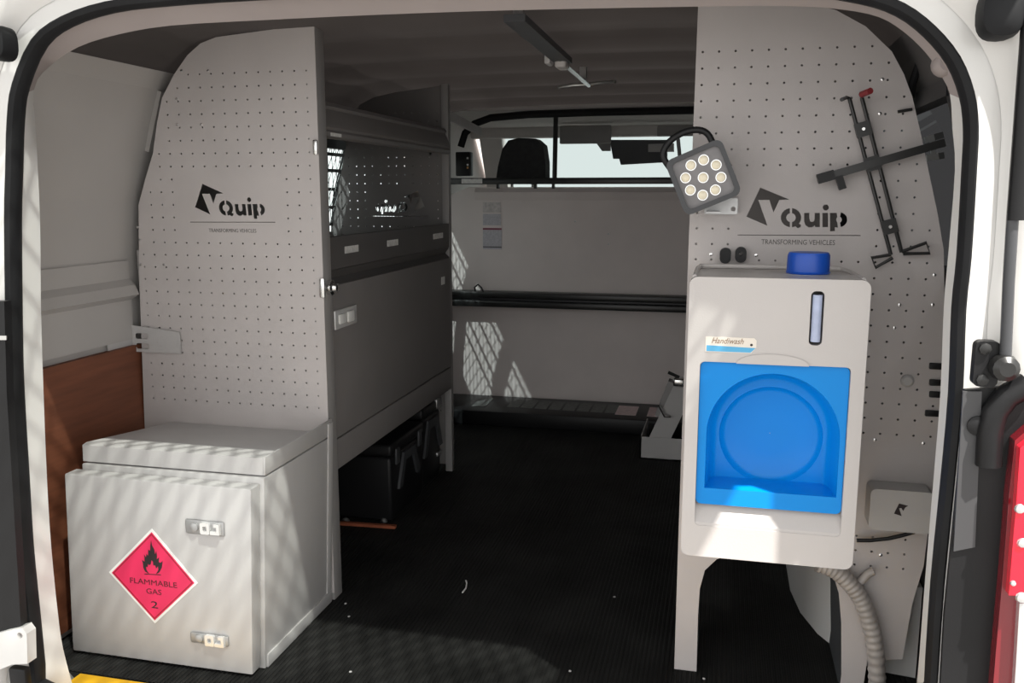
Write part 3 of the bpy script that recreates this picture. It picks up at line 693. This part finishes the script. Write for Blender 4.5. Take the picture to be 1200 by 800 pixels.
# basin: flat flange, arched recess, dished circle in its back
acx, acz = xz((905, 513), YF); RA = 0.5 * (hx1 - hx0) - 0.012; N = 28
def arch(k, drop=0.0, zb=None):
    r = RA * k; zb = hz0 + 0.030 if zb is None else zb
    return [(acx - drop * 0 + r * math.cos(math.pi * i / N), acz + drop + r * math.sin(math.pi * i / N)) for i in range(N + 1)] + [(acx - r, zb), (acx - r * 0.33, zb), (acx + r * 0.33, zb), (acx + r, zb)]
bm = bmesh.new()
V, Fc = cdt_faces(rrect(hx0 + 0.0006, hx1 - 0.0006, hz0 + 0.001, hz1 - 0.001, 0.009, 4), [arch(1.0)])
vm = [bm.verts.new((v[0], 1.508, v[1])) for v in V]
for f in Fc: bm.faces.new([vm[i] for i in f])
lv = [(1.0, 1.508, 0.0), (0.985, 1.516, 0.0), (0.94, 1.550, -0.002), (0.89, 1.564, -0.005), (0.83, 1.569, -0.008)]
rg = [[bm.verts.new((p[0], y, p[1])) for p in arch(k, d, hz0 + 0.030 + (1 - k) * 0.02)] for k, y, d in lv]
for A, B in zip(rg, rg[1:]):
    for k in range(len(A)): bm.faces.new((A[k], A[(k + 1) % len(A)], B[(k + 1) % len(A)], B[k]))
dcx, dcz = xz((903, 512), 1.56); RD = 0.088; M_ = 40
inner = arch(0.83, -0.008, hz0 + 0.030 + 0.17 * 0.02)
V, Fc = cdt_faces(inner, [circ((dcx, dcz), RD, M_)])
vm = [bm.verts.new((v[0], 1.569, v[1])) for v in V]
for f in Fc: bm.faces.new([vm[i] for i in f])
prof = [(RD, 1.569), (RD * 0.985, 1.572), (RD * 0.94, 1.579), (RD * 0.87, 1.583), (RD * 0.4, 1.586), (0.0008, 1.587)]
rg = [[bm.verts.new((dcx + r * math.cos(2 * math.pi * k / M_), y, dcz + r * math.sin(2 * math.pi * k / M_))) for k in range(M_)] for r, y in prof]
for A, B in zip(rg, rg[1:]):
    for k in range(M_): bm.faces.new((A[k], A[(k + 1) % M_], B[(k + 1) % M_], B[k]))
bmesh.ops.remove_doubles(bm, verts=bm.verts, dist=1e-5)
bsn = link('basin', bm, BLUE, ws, True)
# filler cap with ridges
cq = atZ((954, 325), 0.862); CX, CY = cq.x - 0.003, 1.60
bm = bmesh.new(); NR = 60
for z in (0.862, 0.868, 0.894, 0.899):
    pass
rr = []
for z, r in ((0.862, 0.0355), (0.8645, 0.037), (0.866, 0.0355), (0.893, 0.035), (0.898, 0.0325), (0.8985, 0.02)):
    rr.append([bm.verts.new((CX + (r - (0.0010 if (k % 2 and 0.8655 < z < 0.897) else 0)) * math.cos(2 * math.pi * k / NR), CY + (r - (0.0010 if (k % 2 and 0.8655 < z < 0.897) else 0)) * math.sin(2 * math.pi * k / NR), z)) for k in range(NR)])
for A, B in zip(rr, rr[1:]):
    for k in range(NR): bm.faces.new((A[k], A[(k + 1) % NR], B[(k + 1) % NR], B[k]))
bm.faces.new(rr[0]); bm.faces.new(rr[-1]); link('filler_cap', bm, BLUEC, ws, True)
lathe('filler_neck', [(0.038, 0.855), (0.038, 0.8615)], (CX, CY, 0), WHP, ws, 'z', 32)
# gauge
gx = (gq[0][0] + gq[1][0]) / 2
tube('level_gauge', [(gx, YF + 0.004, gq[1][1] + 0.006), (gx, YF + 0.004, gq[0][1] - 0.006)], 0.0079, GAUGE, ws, 14)
# brand sticker
s0 = xz((827, 394), YF); s1 = xz((886, 414), YF)
stk = plate('brand_sticker', [(s0[0], s1[1]), (s1[0] - 0.008, s1[1]), (s1[0], s1[1] + 0.010), (s1[0], s0[1] - 0.004), (s1[0] - 0.004, s0[1]), (s0[0], s0[1])], [], YF - 0.0008, YF, CREAM, None); under(bd, stk)
o = plate('brand_sticker_stripe', [(s0[0] + 0.002, s1[1] + 0.001), (s1[0] - 0.009, s1[1] + 0.001), (s1[0] - 0.001, s1[1] + 0.009), (s0[0] + 0.002, s1[1] + 0.011)], [], YF - 0.0012, YF - 0.0008, SKYB); under(bd, o)
o = text('brand_lettering', 'Handiwash', 0.014, face_rear((s0[0] + s1[0]) / 2 - 0.006, YF - 0.001, s1[1] + 0.019), BRN, None, 0.0002, shear=0.35, width=0.052); under(bd, o)
o = lathe('sticker_dot', [(0.0022, 0), (0.0022, -0.0004)], (s1[0] - 0.008, YF - 0.0008, s1[1] + 0.014), INK, None, 'y', 10); under(bd, o)
# finger dimple over the basin
bm = bmesh.new(); fx, fz = xz((905, 428), YF)
a_plate(bm, [(fx + 0.058 * math.cos(math.radians(t)), fz + 0.001 + 0.018 * math.sin(math.radians(t))) for t in range(0, 181, 15)], [], YF - 0.0025, YF + 0.001)
under(bd, link('finger_dimple', bm, WHP, None, False))

# ================================================================== LED WORK LIGHT
LC = atY((824, 208), 1.665)
wlg = thing('work_light', (LC.x, 1.72, LC.z - 0.06), 'square black LED work light with nine lamps and a loop handle', 'work light')
RL = math.radians(23)
def lp(u, v, y): return Vector((LC.x + u * math.cos(RL) - v * math.sin(RL), y, LC.z + u * math.sin(RL) + v * math.cos(RL)))
def LT(p, d): return lp(p[0], p[1], d)
S = 0.0535
bm = bmesh.new(); a_plate(bm, rrect(-S, S, -S, S, 0.014, 5), [rrect(-S + 0.009, S - 0.009, -S + 0.009, S - 0.009, 0.009, 4)], 1.660, 1.675, LT)
a_plate(bm, rrect(-S, S, -S, S, 0.014, 5), [], 1.675, 1.712, LT)
link('housing', bm, DKG, wlg, True)
bm = bmesh.new(); a_plate(bm, rrect(-S + 0.009, S - 0.009, -S + 0.009, S - 0.009, 0.009, 4), [], 1.670, 1.675, LT); ln = link('lamp_face', bm, LENS, wlg)
for k in range(9):
    r = 0.0 if k == 8 else 0.0315; a = math.radians(k * 45 + 22.5); c = lp(r * math.cos(a), r * math.sin(a), 1.6698)
    under(ln, lathe('reflector_cup', [(0.0098, 0.0), (0.0098, -0.002), (0.0082, -0.002)], c, CHR, None, 'y', 18, False))
    under(ln, lathe('led', [(0.0085, 0.0), (0.0078, -0.0025), (0.0045, -0.0042), (0.001, -0.0047)], c, LEDM, None, 'y', 16))
hp = [(-S + 0.004, S - 0.012), (-S + 0.000, S + 0.010), (-S + 0.008, S + 0.024), (-S + 0.026, S + 0.034), (0.0, S + 0.037), (S - 0.030, S + 0.030), (S - 0.018, S + 0.016), (S - 0.016, S - 0.008)]
hp2 = smooth_path(hp, 4)
tube('handle', [lp(a, b, 1.692) for a, b in hp2], 0.0062, BLK, wlg, 10)
tube('handle_strap', [lp(-0.026, S - 0.002, 1.692), lp(-0.016, S + 0.034, 1.692)], 0.0035, BLK, wlg, 8)
bm = bmesh.new()
qa = atY((826, 232), 1.765); qb = atY((864, 251), 1.765)
a_plate(bm, rrect(qa.x, qb.x, qb.z, qa.z, 0.003, 3), [circ((qb.x - 0.008, qb.z + 0.010), 0.0045, 12)], 1.760, 1.764)
a_box(bm, qa.x + 0.004, qa.x + 0.03, 1.712, 1.764, qb.z + 0.003, qb.z + 0.006)
link('mounting_bracket', bm, ZINC, wlg)

# ================================================================== BLACK WIRE RACK
rk = thing('wire_rack', (0.29, 1.755, 0.88), 'black wire rack with a cross arm and folded feet on the perforated panel', 'rack')
RY = 1.752
P = lambda a, b, y=RY: atY((900 + a / 3.333, 80 + b / 3.333), y)
tube('rail', [P(288, 122, 1.70), P(305, 114, RY - 0.01), P(318, 118), P(354, 252), P(390, 390), P(480, 728)], 0.0036, BLKM, rk, 8)
tube('rail', [P(392, 92, 1.70), P(370, 104, RY - 0.01), P(367, 116), P(398, 236), P(430, 360), P(522, 718)], 0.0036, BLKM, rk, 8)
tube('rail_tip', [P(400, 88, 1.695), P(366, 102, 1.722)], 0.0058, REDT, rk, 8)
bm = bmesh.new(); a_obox(bm, P(192, 434, 1.742), P(690, 290, 1.742), 0.010, 0.0145, Vector((0, 0, 1))); link('cross_arm', bm, BLKM, rk)
bm = bmesh.new(); a_obox(bm, P(194, 433, 1.738), P(258, 415, 1.738), 0.016, 0.018, Vector((0, 0, 1))); link('arm_end', bm, BLK, rk)
bm = bmesh.new(); a_obox(bm, P(276, 420, 1.742), P(292, 472, 1.742), 0.013, 0.012, Vector((0, 1, 0))); link('arm_stop', bm, BLK, rk)
for a, b in ((371, 238), (475, 618), (408, 372)):
    bm = bmesh.new(); d = (P(480, 728) - P(390, 390)).normalized() * 0.013; c = P(a, b, RY - 0.001); a_obox(bm, c - d, c + d, 0.026, 0.009, Vector((0, 1, 0))); ck = link('clip', bm, BLKM, rk)
    if a != 408: under(ck, lathe('screw', [(0.0042, 0), (0.003, -0.003)], c + Vector((0, -0.0056, 0)), CHR, None, 'y', 10))
tube('foot', [P(480, 728), P(405, 740), P(420, 778), P(487, 740)], 0.0032, BLKM, rk, 8)
tube('foot', [P(522, 716), P(618, 681), P(632, 722), P(528, 724)], 0.0032, BLKM, rk, 8)
# silver bracket at the window rail behind the rack arm
bm = bmesh.new()
for (a, b), (c, d) in (((1084, 164), (1105, 158)), ((1086, 185), (1106, 182))): a_obox(bm, atY((a, b), 1.86), atY((c, d), 1.86), 0.010, 0.012, Vector((0, 0, 1)))
a_obox(bm, atY((1092, 160), 1.865), atY((1094, 186), 1.865), 0.008, 0.006, Vector((0, 1, 0)))
wb = link('wall_bracket', bm, ALU); tag(wb, 'small bright metal bracket on the side window rail behind the rack arm', 'bracket')
bm = bmesh.new(); a_obox(bm, (0.372, 1.70, 1.18), (0.372, 2.3, 1.19), 0.008, 0.02); o = link('window_rail', bm, ALU); tag(o, 'thin bright rail along the top of the dark side window', 'rail')
bm = bmesh.new(); a_tube(bm, [atY(p, 1.80) for p in ((1088, 52), (1078, 72), (1070, 95), (1066, 118))], 0.007, 8); o = link('seat_belt_strap', bm, RUB, None, True); tag(o, 'black strap hanging beside the perforated panel under the roof', 'strap')

# ================================================================== SMALL WHITE TRAY BOX, HOSE
vb = thing('logo_box', (0.345, 1.74, 0.37), 'small off-white box with a black angular emblem low on the perforated panel', 'box')
bm = bmesh.new(); a_plate(bm, rrect(0.290, 0.402, 0.366, 0.447, 0.010, 4), [], 1.715, 1.768)
link('box_body', bm, LIGHTP, vb, True)
ex = [(103, 140), (120, 100), (148, 112), (134, 118), (128, 132), (122, 118), (112, 118), (126, 146)]
o = plate('emblem', [xz((1020 + a / 3.333, 560 + b / 3.333), 1.715) for a, b in [(92, 138), (112, 99), (147, 108), (136, 114), (128, 128), (120, 116), (112, 118), (122, 148)]], [], 1.7142, 1.715, INK, vb)
pts = [atY(p, 1.755) for p in ((1004, 633), (1020, 633), (1040, 631), (1058, 627), (1072, 623))]
o = tube('cable', pts, 0.004, BLK, None, 8); tag(o, 'black cable looped under the small emblem box', 'cable')
hp = smooth_path([(958, 660), (978, 668), (996, 684), (1010, 704), (1020, 732), (1026, 764), (1028, 800)], 14)
pts = [atY(p, 1.745) for p in hp]; pts[-1].z = 0.012
dense = []
for a, b in zip(pts, pts[1:]): dense += [a, a.lerp(b, 0.5)]
dense.append(pts[-1])
rad = [0.0165 + 0.0009 * math.cos(i * 0.9) for i in range(len(dense))]
o = tube('drain_hose', dense, 0.015, HOSE, None, 12, radii=rad); tag(o, 'clear grey corrugated drain hose curving from the wash station to the floor', 'hose')
o = tube('hose_fitting', [atY((1008, 682), 1.752), atY((1017, 672), 1.752), atY((1024, 669), 1.752)], 0.008, HOSE, None, 10); tag(o, 'short pale hose fitting beside the drain hose', 'fitting')

# ================================================================== CARGO BARRIER, RAILS, STEP
cb = thing('cargo_barrier', (-0.5, 3.87, 1.03), 'black cargo barrier bar above the grey bulkhead with a thin upright', 'barrier')
box('top_bar', -1.235, 0.30, 3.850, 3.872, 1.034, 1.062, BLKM, cb, 0.004)
ux = atY((650, 180), 3.86).x
tube('upright', [(ux, 3.861, 1.045), (ux + 0.004, 3.861, 1.34)], 0.0105, BLKM, cb, 8)
q = atY((553, 213), 3.85); box('bar_label', q.x - 0.048, q.x + 0.048, 3.8492, 3.8502, 1.038, 1.058, LBL, cb)
for px in (583, 627, 648, 800): q = atY((px, 218), 3.87); box('bar_foot', q.x - 0.006, q.x + 0.006, 3.872, 3.89, 1.015, 1.05, BLKM, cb)
lr = thing('load_rail', (-0.5, 3.87, 0.49), 'black double-lipped tie rail across the middle of the bulkhead', 'rail')
box('upper_lip', -1.30, 0.36, 3.825, 3.899, 0.528, 0.557, BLKM, lr, 0.006); box('lower_lip', -1.30, 0.36, 3.815, 3.899, 0.490, 0.519, BLKM, lr, 0.006)
box('rail_web', -1.30, 0.36, 3.85, 3.899, 0.519, 0.528, DKG, lr)
q = atY((561, 342), 3.835)
tube('tie_hook', [(q.x - 0.016, 3.835, 0.555), (q.x - 0.018, 3.83, 0.575), (q.x, 3.825, 0.59), (q.x + 0.014, 3.83, 0.575), (q.x + 0.022, 3.835, 0.556)], 0.004, BLKM, lr, 8)
st = thing('step_tray', (-0.5, 3.7, 0.0), 'low black step along the foot of the bulkhead with tread pads', 'step')
box('step_body', -1.30, 0.30, 3.59, 3.89, 0.0, 0.066, BLK, st, 0.008)
for i in range(8):
    a = atZ((600 + i * 16.6 + 1.5, 476 + i * 0.5), 0.066); wd = 0.052
    bm = bmesh.new(); a_box(bm, a.x - wd / 2, a.x + wd / 2, 3.68, 3.83, 0.0662, 0.0675); o = link('tread_pad', bm, PAD, st)
for px, wd in ((735, 0.088), (772, 0.085), (555, 0.06)):
    a = atZ((px, 481), 0.066); box('tread_pad', a.x - wd / 2, a.x + wd / 2, 3.66, 3.82, 0.0662, 0.0678, PINKP if px > 700 else PAD, st)
# stickers on the bulkhead
a, b = xz((566, 237), 3.9), xz((587, 264), 3.9)
sk = thing('notice_sticker', ((a[0] + b[0]) / 2, 3.899, b[1]), 'pale grey and blue notice sticker on the bulkhead under the barrier bar', 'sticker')
box('sticker_header', a[0], b[0], 3.8975, 3.8997, (a[1] + b[1]) / 2 + 0.006, a[1], PAPG, sk); box('sticker_body', a[0], b[0], 3.8975, 3.8997, b[1], (a[1] + b[1]) / 2, PAPB, sk)
a, b = xz((566, 267), 3.9), xz((588, 292), 3.9)
sk = thing('warning_sticker', ((a[0] + b[0]) / 2, 3.899, b[1]), 'pale warning sticker with a dark red top line on the bulkhead', 'sticker')
box('sticker_body', a[0], b[0], 3.8977, 3.8997, b[1], a[1] - 0.008, PAPB, sk); box('sticker_line', a[0], b[0], 3.8975, 3.8997, a[1] - 0.008, a[1], PAPR, sk); box('sticker_line', a[0], b[0], 3.8970, 3.8976, b[1] + 0.008, b[1] + 0.012, INK, sk)
# control box on the left end of the barrier
q0, q1 = xz((534, 178), 3.84), xz((551, 206), 3.84)
cbx = thing('control_box', ((q0[0] + q1[0]) / 2, 3.85, q1[1]), 'small black box with pale marks mounted above the barrier bar end', 'box')
box('casing', q0[0], q1[0], 3.835, 3.89, q1[1], q0[1], BLK, cbx, 0.004)
for z in (0.3, 0.42, 0.7): zz = q1[1] + (q0[1] - q1[1]) * z; box('mark', q1[0] - 0.014, q1[0] - 0.006, 3.8342, 3.8352, zz, zz + 0.008, WHT if z > 0.31 else mat('amber_mark', (0.6, 0.3, 0.1), 0.5), cbx)

# ================================================================== CAB
seat = thing('front_seat', (-0.93, 4.3, 0.0), 'charcoal fabric front seat whose headrest shows over the bulkhead', 'seat')
bm = bmesh.new()
hr = [xz(p, 4.1) for p in ((583, 215), (586, 195), (591, 175), (598, 165), (610, 162), (630, 163), (638, 170), (641, 190), (641, 215))]
a_plate(bm, hr, [], 4.06, 4.17)
bmesh.ops.bevel(bm, geom=[e for e in bm.edges if len(e.link_faces) == 2 and e.calc_face_angle(0) > 1.0], offset=0.018, segments=3, affect='EDGES')
link('headrest', bm, FAB, seat, True)
for dx in (-0.05, 0.05): tube('headrest_post', [(-0.93 + dx, 4.115, 0.94), (-0.93 + dx, 4.115, 1.05)], 0.007, CHR, seat, 8)
box('backrest', -1.17, -0.69, 4.05, 4.20, 0.35, 0.97, FAB, seat, 0.05, 4); box('cushion', -1.18, -0.68, 4.20, 4.75, 0.10, 0.33, FAB, seat, 0.05, 4); box('seat_base', -1.12, -0.74, 4.12, 4.65, 0.0, 0.12, BLK, seat)
sv0 = atY((656, 154), 4.75); sv1 = atY((716, 168), 4.75)
o = box('sun_visor', sv0.x, sv1.x, 4.74, 4.765, sv1.z, sv0.z + 0.03, DKEDGE, None, 0.008); tag(o, 'folded grey sun visor above the windscreen', 'sun visor')
o = box('sun_visor', atY((770, 154), 4.75).x, 0.12, 4.74, 4.765, 1.285, 1.34, DKEDGE, None, 0.008); tag(o, 'folded grey sun visor beyond the mirror housing', 'sun visor')
mr = thing('rear_view_mirror', (-0.32, 4.85, 1.2), 'dark rear view mirror with a stepped camera housing on the windscreen', 'mirror')
bm = bmesh.new(); a_plate(bm, [xz(p, 4.85) for p in ((715, 164), (782, 164), (782, 190), (728, 193), (726, 186), (719, 186))], [], 4.83, 4.87); link('mirror_housing', bm, DKG, mr)
bm = bmesh.new(); a_plate(bm, [xz(p, 4.82) for p in ((760, 169), (790, 168), (790, 178), (760, 178))], [], 4.80, 4.82); link('camera_cover', bm, LIGHTP, mr)
bm = bmesh.new(); a_plate(bm, [xz(p, 4.9) for p in ((698, 166), (716, 166), (716, 177), (706, 177))], [], 4.88, 4.90); link('mirror_stem', bm, DKEDGE, mr)

# ================================================================== ROOF RAIL
rr_ = thing('roof_rail', (-0.41, 2.2, 1.35), 'grey roof-mounted slide rail with a bright clamp and cross piece', 'roof rail')
bm = bmesh.new(); a_obox(bm, (-0.405, 1.72, 1.328), (-0.412, 2.30, 1.328), 0.042, 0.014); link('rail_channel', bm, DKG, rr_)
box('rail_hanger', -0.415, -0.395, 1.75, 1.77, 1.33, 1.362, DKEDGE, rr_); box('rail_hanger', -0.43, -0.41, 2.66, 2.68, 1.325, 1.362, DKEDGE, rr_)
tube('rail_rod', [(-0.412, 2.28, 1.322), (-0.420, 2.78, 1.322)], 0.006, CHR, rr_, 8)
bm = bmesh.new(); a_box(bm, -0.428, -0.398, 2.25, 2.31, 1.306, 1.346, 0.008, 3); cl = link('clamp', bm, WHP, rr_, True)
under(cl, lathe('clamp_screw', [(0.006, 0), (0.005, -0.003)], (-0.412, 2.249, 1.326), BLKM, None, 'y', 10))
bm = bmesh.new(); a_box(bm, -0.448, -0.432, 2.22, 2.27, 1.312, 1.340, 0.005); link('clamp_ear', bm, LIGHTP, rr_, True)
tube('cross_piece', [(-0.515, 2.77, 1.318), (-0.47, 2.79, 1.326), (-0.42, 2.78, 1.326), (-0.36, 2.77, 1.33), (-0.335, 2.75, 1.328)], 0.0055, ALU, rr_, 8)

# ================================================================== FLOOR ITEMS
# folded grey steel bracket by the right
fb = thing('folding_bracket', (-0.19, 3.35, 0.0), 'grey folded steel bracket with an upright clip standing on the floor', 'bracket')
a = atZ((750, 537)); b = atZ((800, 537))
bm = bmesh.new(); a_box(bm, a.x, -0.02, 3.27, 3.274, 0.0, 0.085); a_box(bm, a.x, -0.02, 3.27, 3.55, 0.0, 0.004); a_box(bm, a.x, a.x + 0.004, 3.27, 3.55, 0.0, 0.085); link('base_tray', bm, LIGHTP, fb)
bm = bmesh.new(); a_obox(bm, atY((769, 522), 3.28), atY((806, 445), 3.28), 0.075, 0.006, Vector((0, 1, 0))); link('upright_plate', bm, LIGHTP, fb)
bm = bmesh.new(); a_obox(bm, atY((776, 488), 3.32), atY((792, 448), 3.32), 0.055, 0.06, Vector((0, 1, 0))); link('upright_arm', bm, DKEDGE, fb)
tube('spring_clip', [atY((772, 474), 3.26), atY((779, 488), 3.25), atY((786, 488), 3.25)], 0.005, CHR, fb, 8)
bm = bmesh.new(); c = atY((796, 447), 3.28); a_box(bm, c.x - 0.022, c.x + 0.022, 3.255, 3.30, c.z - 0.016, c.z + 0.016, 0.008, 3); link('clamp_head', bm, CHR, fb, True)
tube('clamp_lever', [atY((783, 436), 3.28), atY((796, 442), 3.28)], 0.006, BLKM, fb, 8)
# black tool cases under the cupboard
def case(name, y0, y1, z1, x1, label, trim):
    t = thing(name, ((-1.36 + x1) / 2, (y0 + y1) / 2, 0.0), label, 'case')
    box('case_body', -1.36, x1, y0, y1, 0.0, z1, BLK, t, 0.012, 3)
    l = box('case_lid', -1.36, x1 + 0.003, y0 - 0.003, y1 + 0.003, z1 + 0.001, z1 + 0.04, BLK, t, 0.010, 3)
    ym = (y0 + y1) / 2
    bm = bmesh.new()
    A = [(ym - 0.10, z1 * 0.45), (ym - 0.05, z1 * 0.95), (ym + 0.05, z1 * 0.95), (ym + 0.10, z1 * 0.45), (ym + 0.07, z1 * 0.45), (ym + 0.035, z1 * 0.82), (ym - 0.035, z1 * 0.82), (ym - 0.07, z1 * 0.45)]
    a_plate(bm, A, [], x1, x1 + 0.008, TOX); link('case_handle', bm, DKG, t)
    if trim:
        box('corner_guard', x1 - 0.06, x1 + 0.006, y1 - 0.05, y1 + 0.002, z1 + 0.006, z1 + 0.042, ZINC, t, 0.004); box('corner_guard', x1 - 0.06, x1 + 0.006, y1 - 0.05, y1 + 0.002, 0.07, 0.085, ZINC, t, 0.004)
    else:
        for yy in (y0 + 0.03, y1 - 0.06): box('catch', x1, x1 + 0.008, yy, yy + 0.03, z1 - 0.03, z1 + 0.02, DKG, t, 0.003)
case('tool_case', 2.425, 2.72, 0.205, -0.955, 'black plastic tool case on the floor under the shelving cupboard', False)
case('trunk_case', 2.745, 2.938, 0.238, -0.965, 'black trunk with bright metal corner guards behind the tool case', True)
bm = bmesh.new(); a = atZ((392, 614)); b = atZ((464, 619)); a_obox(bm, (a.x, a.y, 0.005), (b.x, b.y, 0.005), 0.014, 0.009); o = link('timber_strip', bm, ORG); tag(o, 'thin orange timber strip lying on the floor before the tool case', 'timber strip')
for i, (px, py) in enumerate(((450, 611), (405, 611))):
    q = atZ((px, py), 0.0); o = lathe('floor_bolt', [(0.012, 0.0), (0.012, 0.006), (0.006, 0.012)], (q.x, q.y, 0.0), ZINC, None, 'z', 12); tag(o, ('bright zinc bolt head by the bare end of the orange timber strip', 'dull zinc bolt head near the shelving post behind the orange strip')[i], 'bolt', 'bolt heads by the orange strip')
# litter specks
for i, (px, py) in enumerate(((411, 788), (409, 723), (405, 708), (720, 700), (668, 787), (825, 796))):
    q = atZ((px, py), 0.0); bm = bmesh.new(); bmesh.ops.create_icosphere(bm, subdivisions=1, radius=0.0035)
    for v in bm.verts: v.co = Vector((q.x + v.co.x * random.uniform(.7, 1.3), q.y + v.co.y, 0.0022 + v.co.z * 0.6))
    o = link('grit_speck', bm, LIGHTP); tag(o, 'tiny pale grit speck on the black floor mat', 'grit', 'grit specks on the floor mat')
o = tube('wood_shaving', [atZ(p, 0.003) for p in ((542, 694), (546, 689), (547, 683), (546, 680))], 0.002, LBL, None, 6); tag(o, 'small curled pale shaving on the black floor mat', 'shaving')

# ================================================================== OUTSIDE OF THE OPENING
def bumper(c, label, rx, rz):
    q = atY(c, 1.315); bm = bmesh.new(); N = 24; rings = []
    for k, y in ((1.0, 1.322), (1.02, 1.305), (0.92, 1.290), (0.6, 1.284)):
        rings.append([bm.verts.new((q.x + rx * k * math.copysign(abs(math.cos(t)) ** 0.75, math.cos(t)), y, q.z + rz * k * math.copysign(abs(math.sin(t)) ** 0.75, math.sin(t)))) for t in [2 * math.pi * i / N for i in range(N)]])
    for A, B in zip(rings, rings[1:]):
        for k in range(N): bm.faces.new((A[k], A[(k + 1) % N], B[(k + 1) % N], B[k]))
    bm.faces.new(rings[-1]); bm.faces.new(rings[0])
    o = link('rubber_buffer', bm, RUB, None, True); tag(o, label, 'buffer')
bumper((1171, 16), 'black rubber buffer on the body above the gas strut', 0.027, 0.034)
bumper((5, 52), 'black rubber buffer on the body corner on the shelving side', 0.022, 0.028)
# gas strut and mount
gs = thing('gas_strut', (0.40, 1.30, 0.71), 'black tailgate gas strut with its ball mount on the white body', 'strut')
pts = [atY((1178, 425), 1.295), atY((1182, 330), 1.295), atY((1187, 250), 1.295)]
tube('strut_rod', pts, 0.0075, DKG, gs, 10)
top = atY((1203, 100), 1.295); bot = atY((1191, 258), 1.295)
tube('strut_cylinder', [bot, top, top + (top - bot) * 2.0], 0.012, BLK, gs, 14)
bm = bmesh.new(); qa = atY((1142, 398), 1.31); qb = atY((1166, 452), 1.31)
a_plate(bm, rrect(qa.x, qb.x, qb.z, qa.z, 0.008, 4), [], 1.300, 1.318); mp_ = link('mount_plate', bm, BLK, gs, True)
for zz in (qa.z - 0.010, qb.z + 0.010): under(mp_, lathe('mount_bolt', [(0.008, 0), (0.008, -0.005), (0.004, -0.007)], (qa.x + 0.011, 1.30, zz), BLKM, None, 'y', 8))
q = atY((1176, 430), 1.295); lathe('ball_joint', [(0.010, -0.02), (0.017, -0.014), (0.019, 0.0), (0.016, 0.014), (0.008, 0.02)], q, BLKM, gs, 'y', 14)
# dark lower pillar covers (both sides) and tail light
pc_ = plate('pillar_cover', [xz(p, 1.312) for p in ((1130, 456), (1182, 452), (1260, 440), (1260, 860), (1098, 860), (1106, 720), (1122, 560))], [], 1.308, 1.3165, BLK); tag(pc_, 'dark grey plastic pillar cover beside the red tail light', 'pillar cover')
o = plate('cover_strip', [xz(p, 1.306) for p in ((1128, 458), (1150, 458), (1142, 640), (1117, 645), (1122, 560))], [], 1.303, 1.308, mat('mid_grey_plastic', (0.06, 0.06, 0.063), 0.5)); under(pc_, o)
o = lathe('cover_plug', [(0.014, 0), (0.014, -0.006), (0.008, -0.009)], atY((1145, 498), 1.306), BLK, None, 'y', 16); under(pc_, o)
bm = bmesh.new(); a_tube(bm, [atY(p, 1.30) for p in ((1158, 545), (1160, 505), (1166, 482), (1180, 464), (1205, 450))], 0.017, 10); o = link('cover_boot', bm, BLK, None, True); under(pc_, o)
tl = thing('tail_light', (0.40, 1.29, 0.2), 'red tail light with clear reflectors and a dark red rim', 'tail light')
def tlp(pts, y0, y1, nm, m): 
    return plate(nm, [xz(p, 1.29) for p in pts], [], y0, y1, m, tl)
tlp(((1188, 515), (1240, 470), (1240, 860), (1158, 860), (1166, 760), (1175, 660), (1181, 580)), 1.285, 1.3075, 'lamp_rim', REDD)
tlp(((1190, 520), (1240, 480), (1240, 690), (1177, 690), (1181, 640), (1186, 580)), 1.270, 1.2849, 'red_lens', REDL)
tlp(((1190, 700), (1240, 700), (1240, 860), (1180, 860), (1186, 770)), 1.272, 1.2849, 'clear_lens', CLRL)
for p, r in (((1195, 596), 0.007), ((1198, 636), 0.007), ((1187, 683), 0.004), ((1197, 700), 0.008)): lathe('reflector', [(r, 0), (r * 0.8, -0.003), (r * 0.3, -0.004)], atY(p, 1.2698), CLRL, tl, 'y', 10)
pl_ = plate('pillar_cover', [xz(p, 1.312) for p in ((-60, 352), (11, 352), (14, 460), (20, 560), (26, 660), (30, 730), (0, 745), (-60, 760))], [], 1.300, 1.3165, BLK); tag(pl_, 'black plastic pillar cover beside the shelving side of the opening', 'pillar cover')
o = plate('cover_highlight', [xz(p, 1.30) for p in ((-20, 393), (9, 393), (9, 398), (-20, 398))], [], 1.297, 1.3002, CHR); under(pl_, o)  # bright strip put in as the highlight on the cover
br = thing('hinge_bracket', (-1.24, 1.30, 0.0), 'white painted body bracket with a bolt hole at the lower corner of the opening', 'bracket')
bm = bmesh.new(); c = xz((27, 742), 1.30); a_plate(bm, [xz(p, 1.30) for p in ((-40, 752), (10, 737), (30, 733), (35, 740), (36, 775), (18, 776), (3, 782), (0, 800), (2, 840), (-40, 840))], [circ(c, 0.006, 10)], 1.292, 1.315); link('bracket_plate', bm, VANW, br)
bm = bmesh.new(); q = atY((20, 795), 1.30); a_box(bm, q.x - 0.02, q.x + 0.018, 1.30, 1.318, q.z - 0.03, q.z + 0.02, 0.005); link('latch_catch', bm, BLK, br, True)
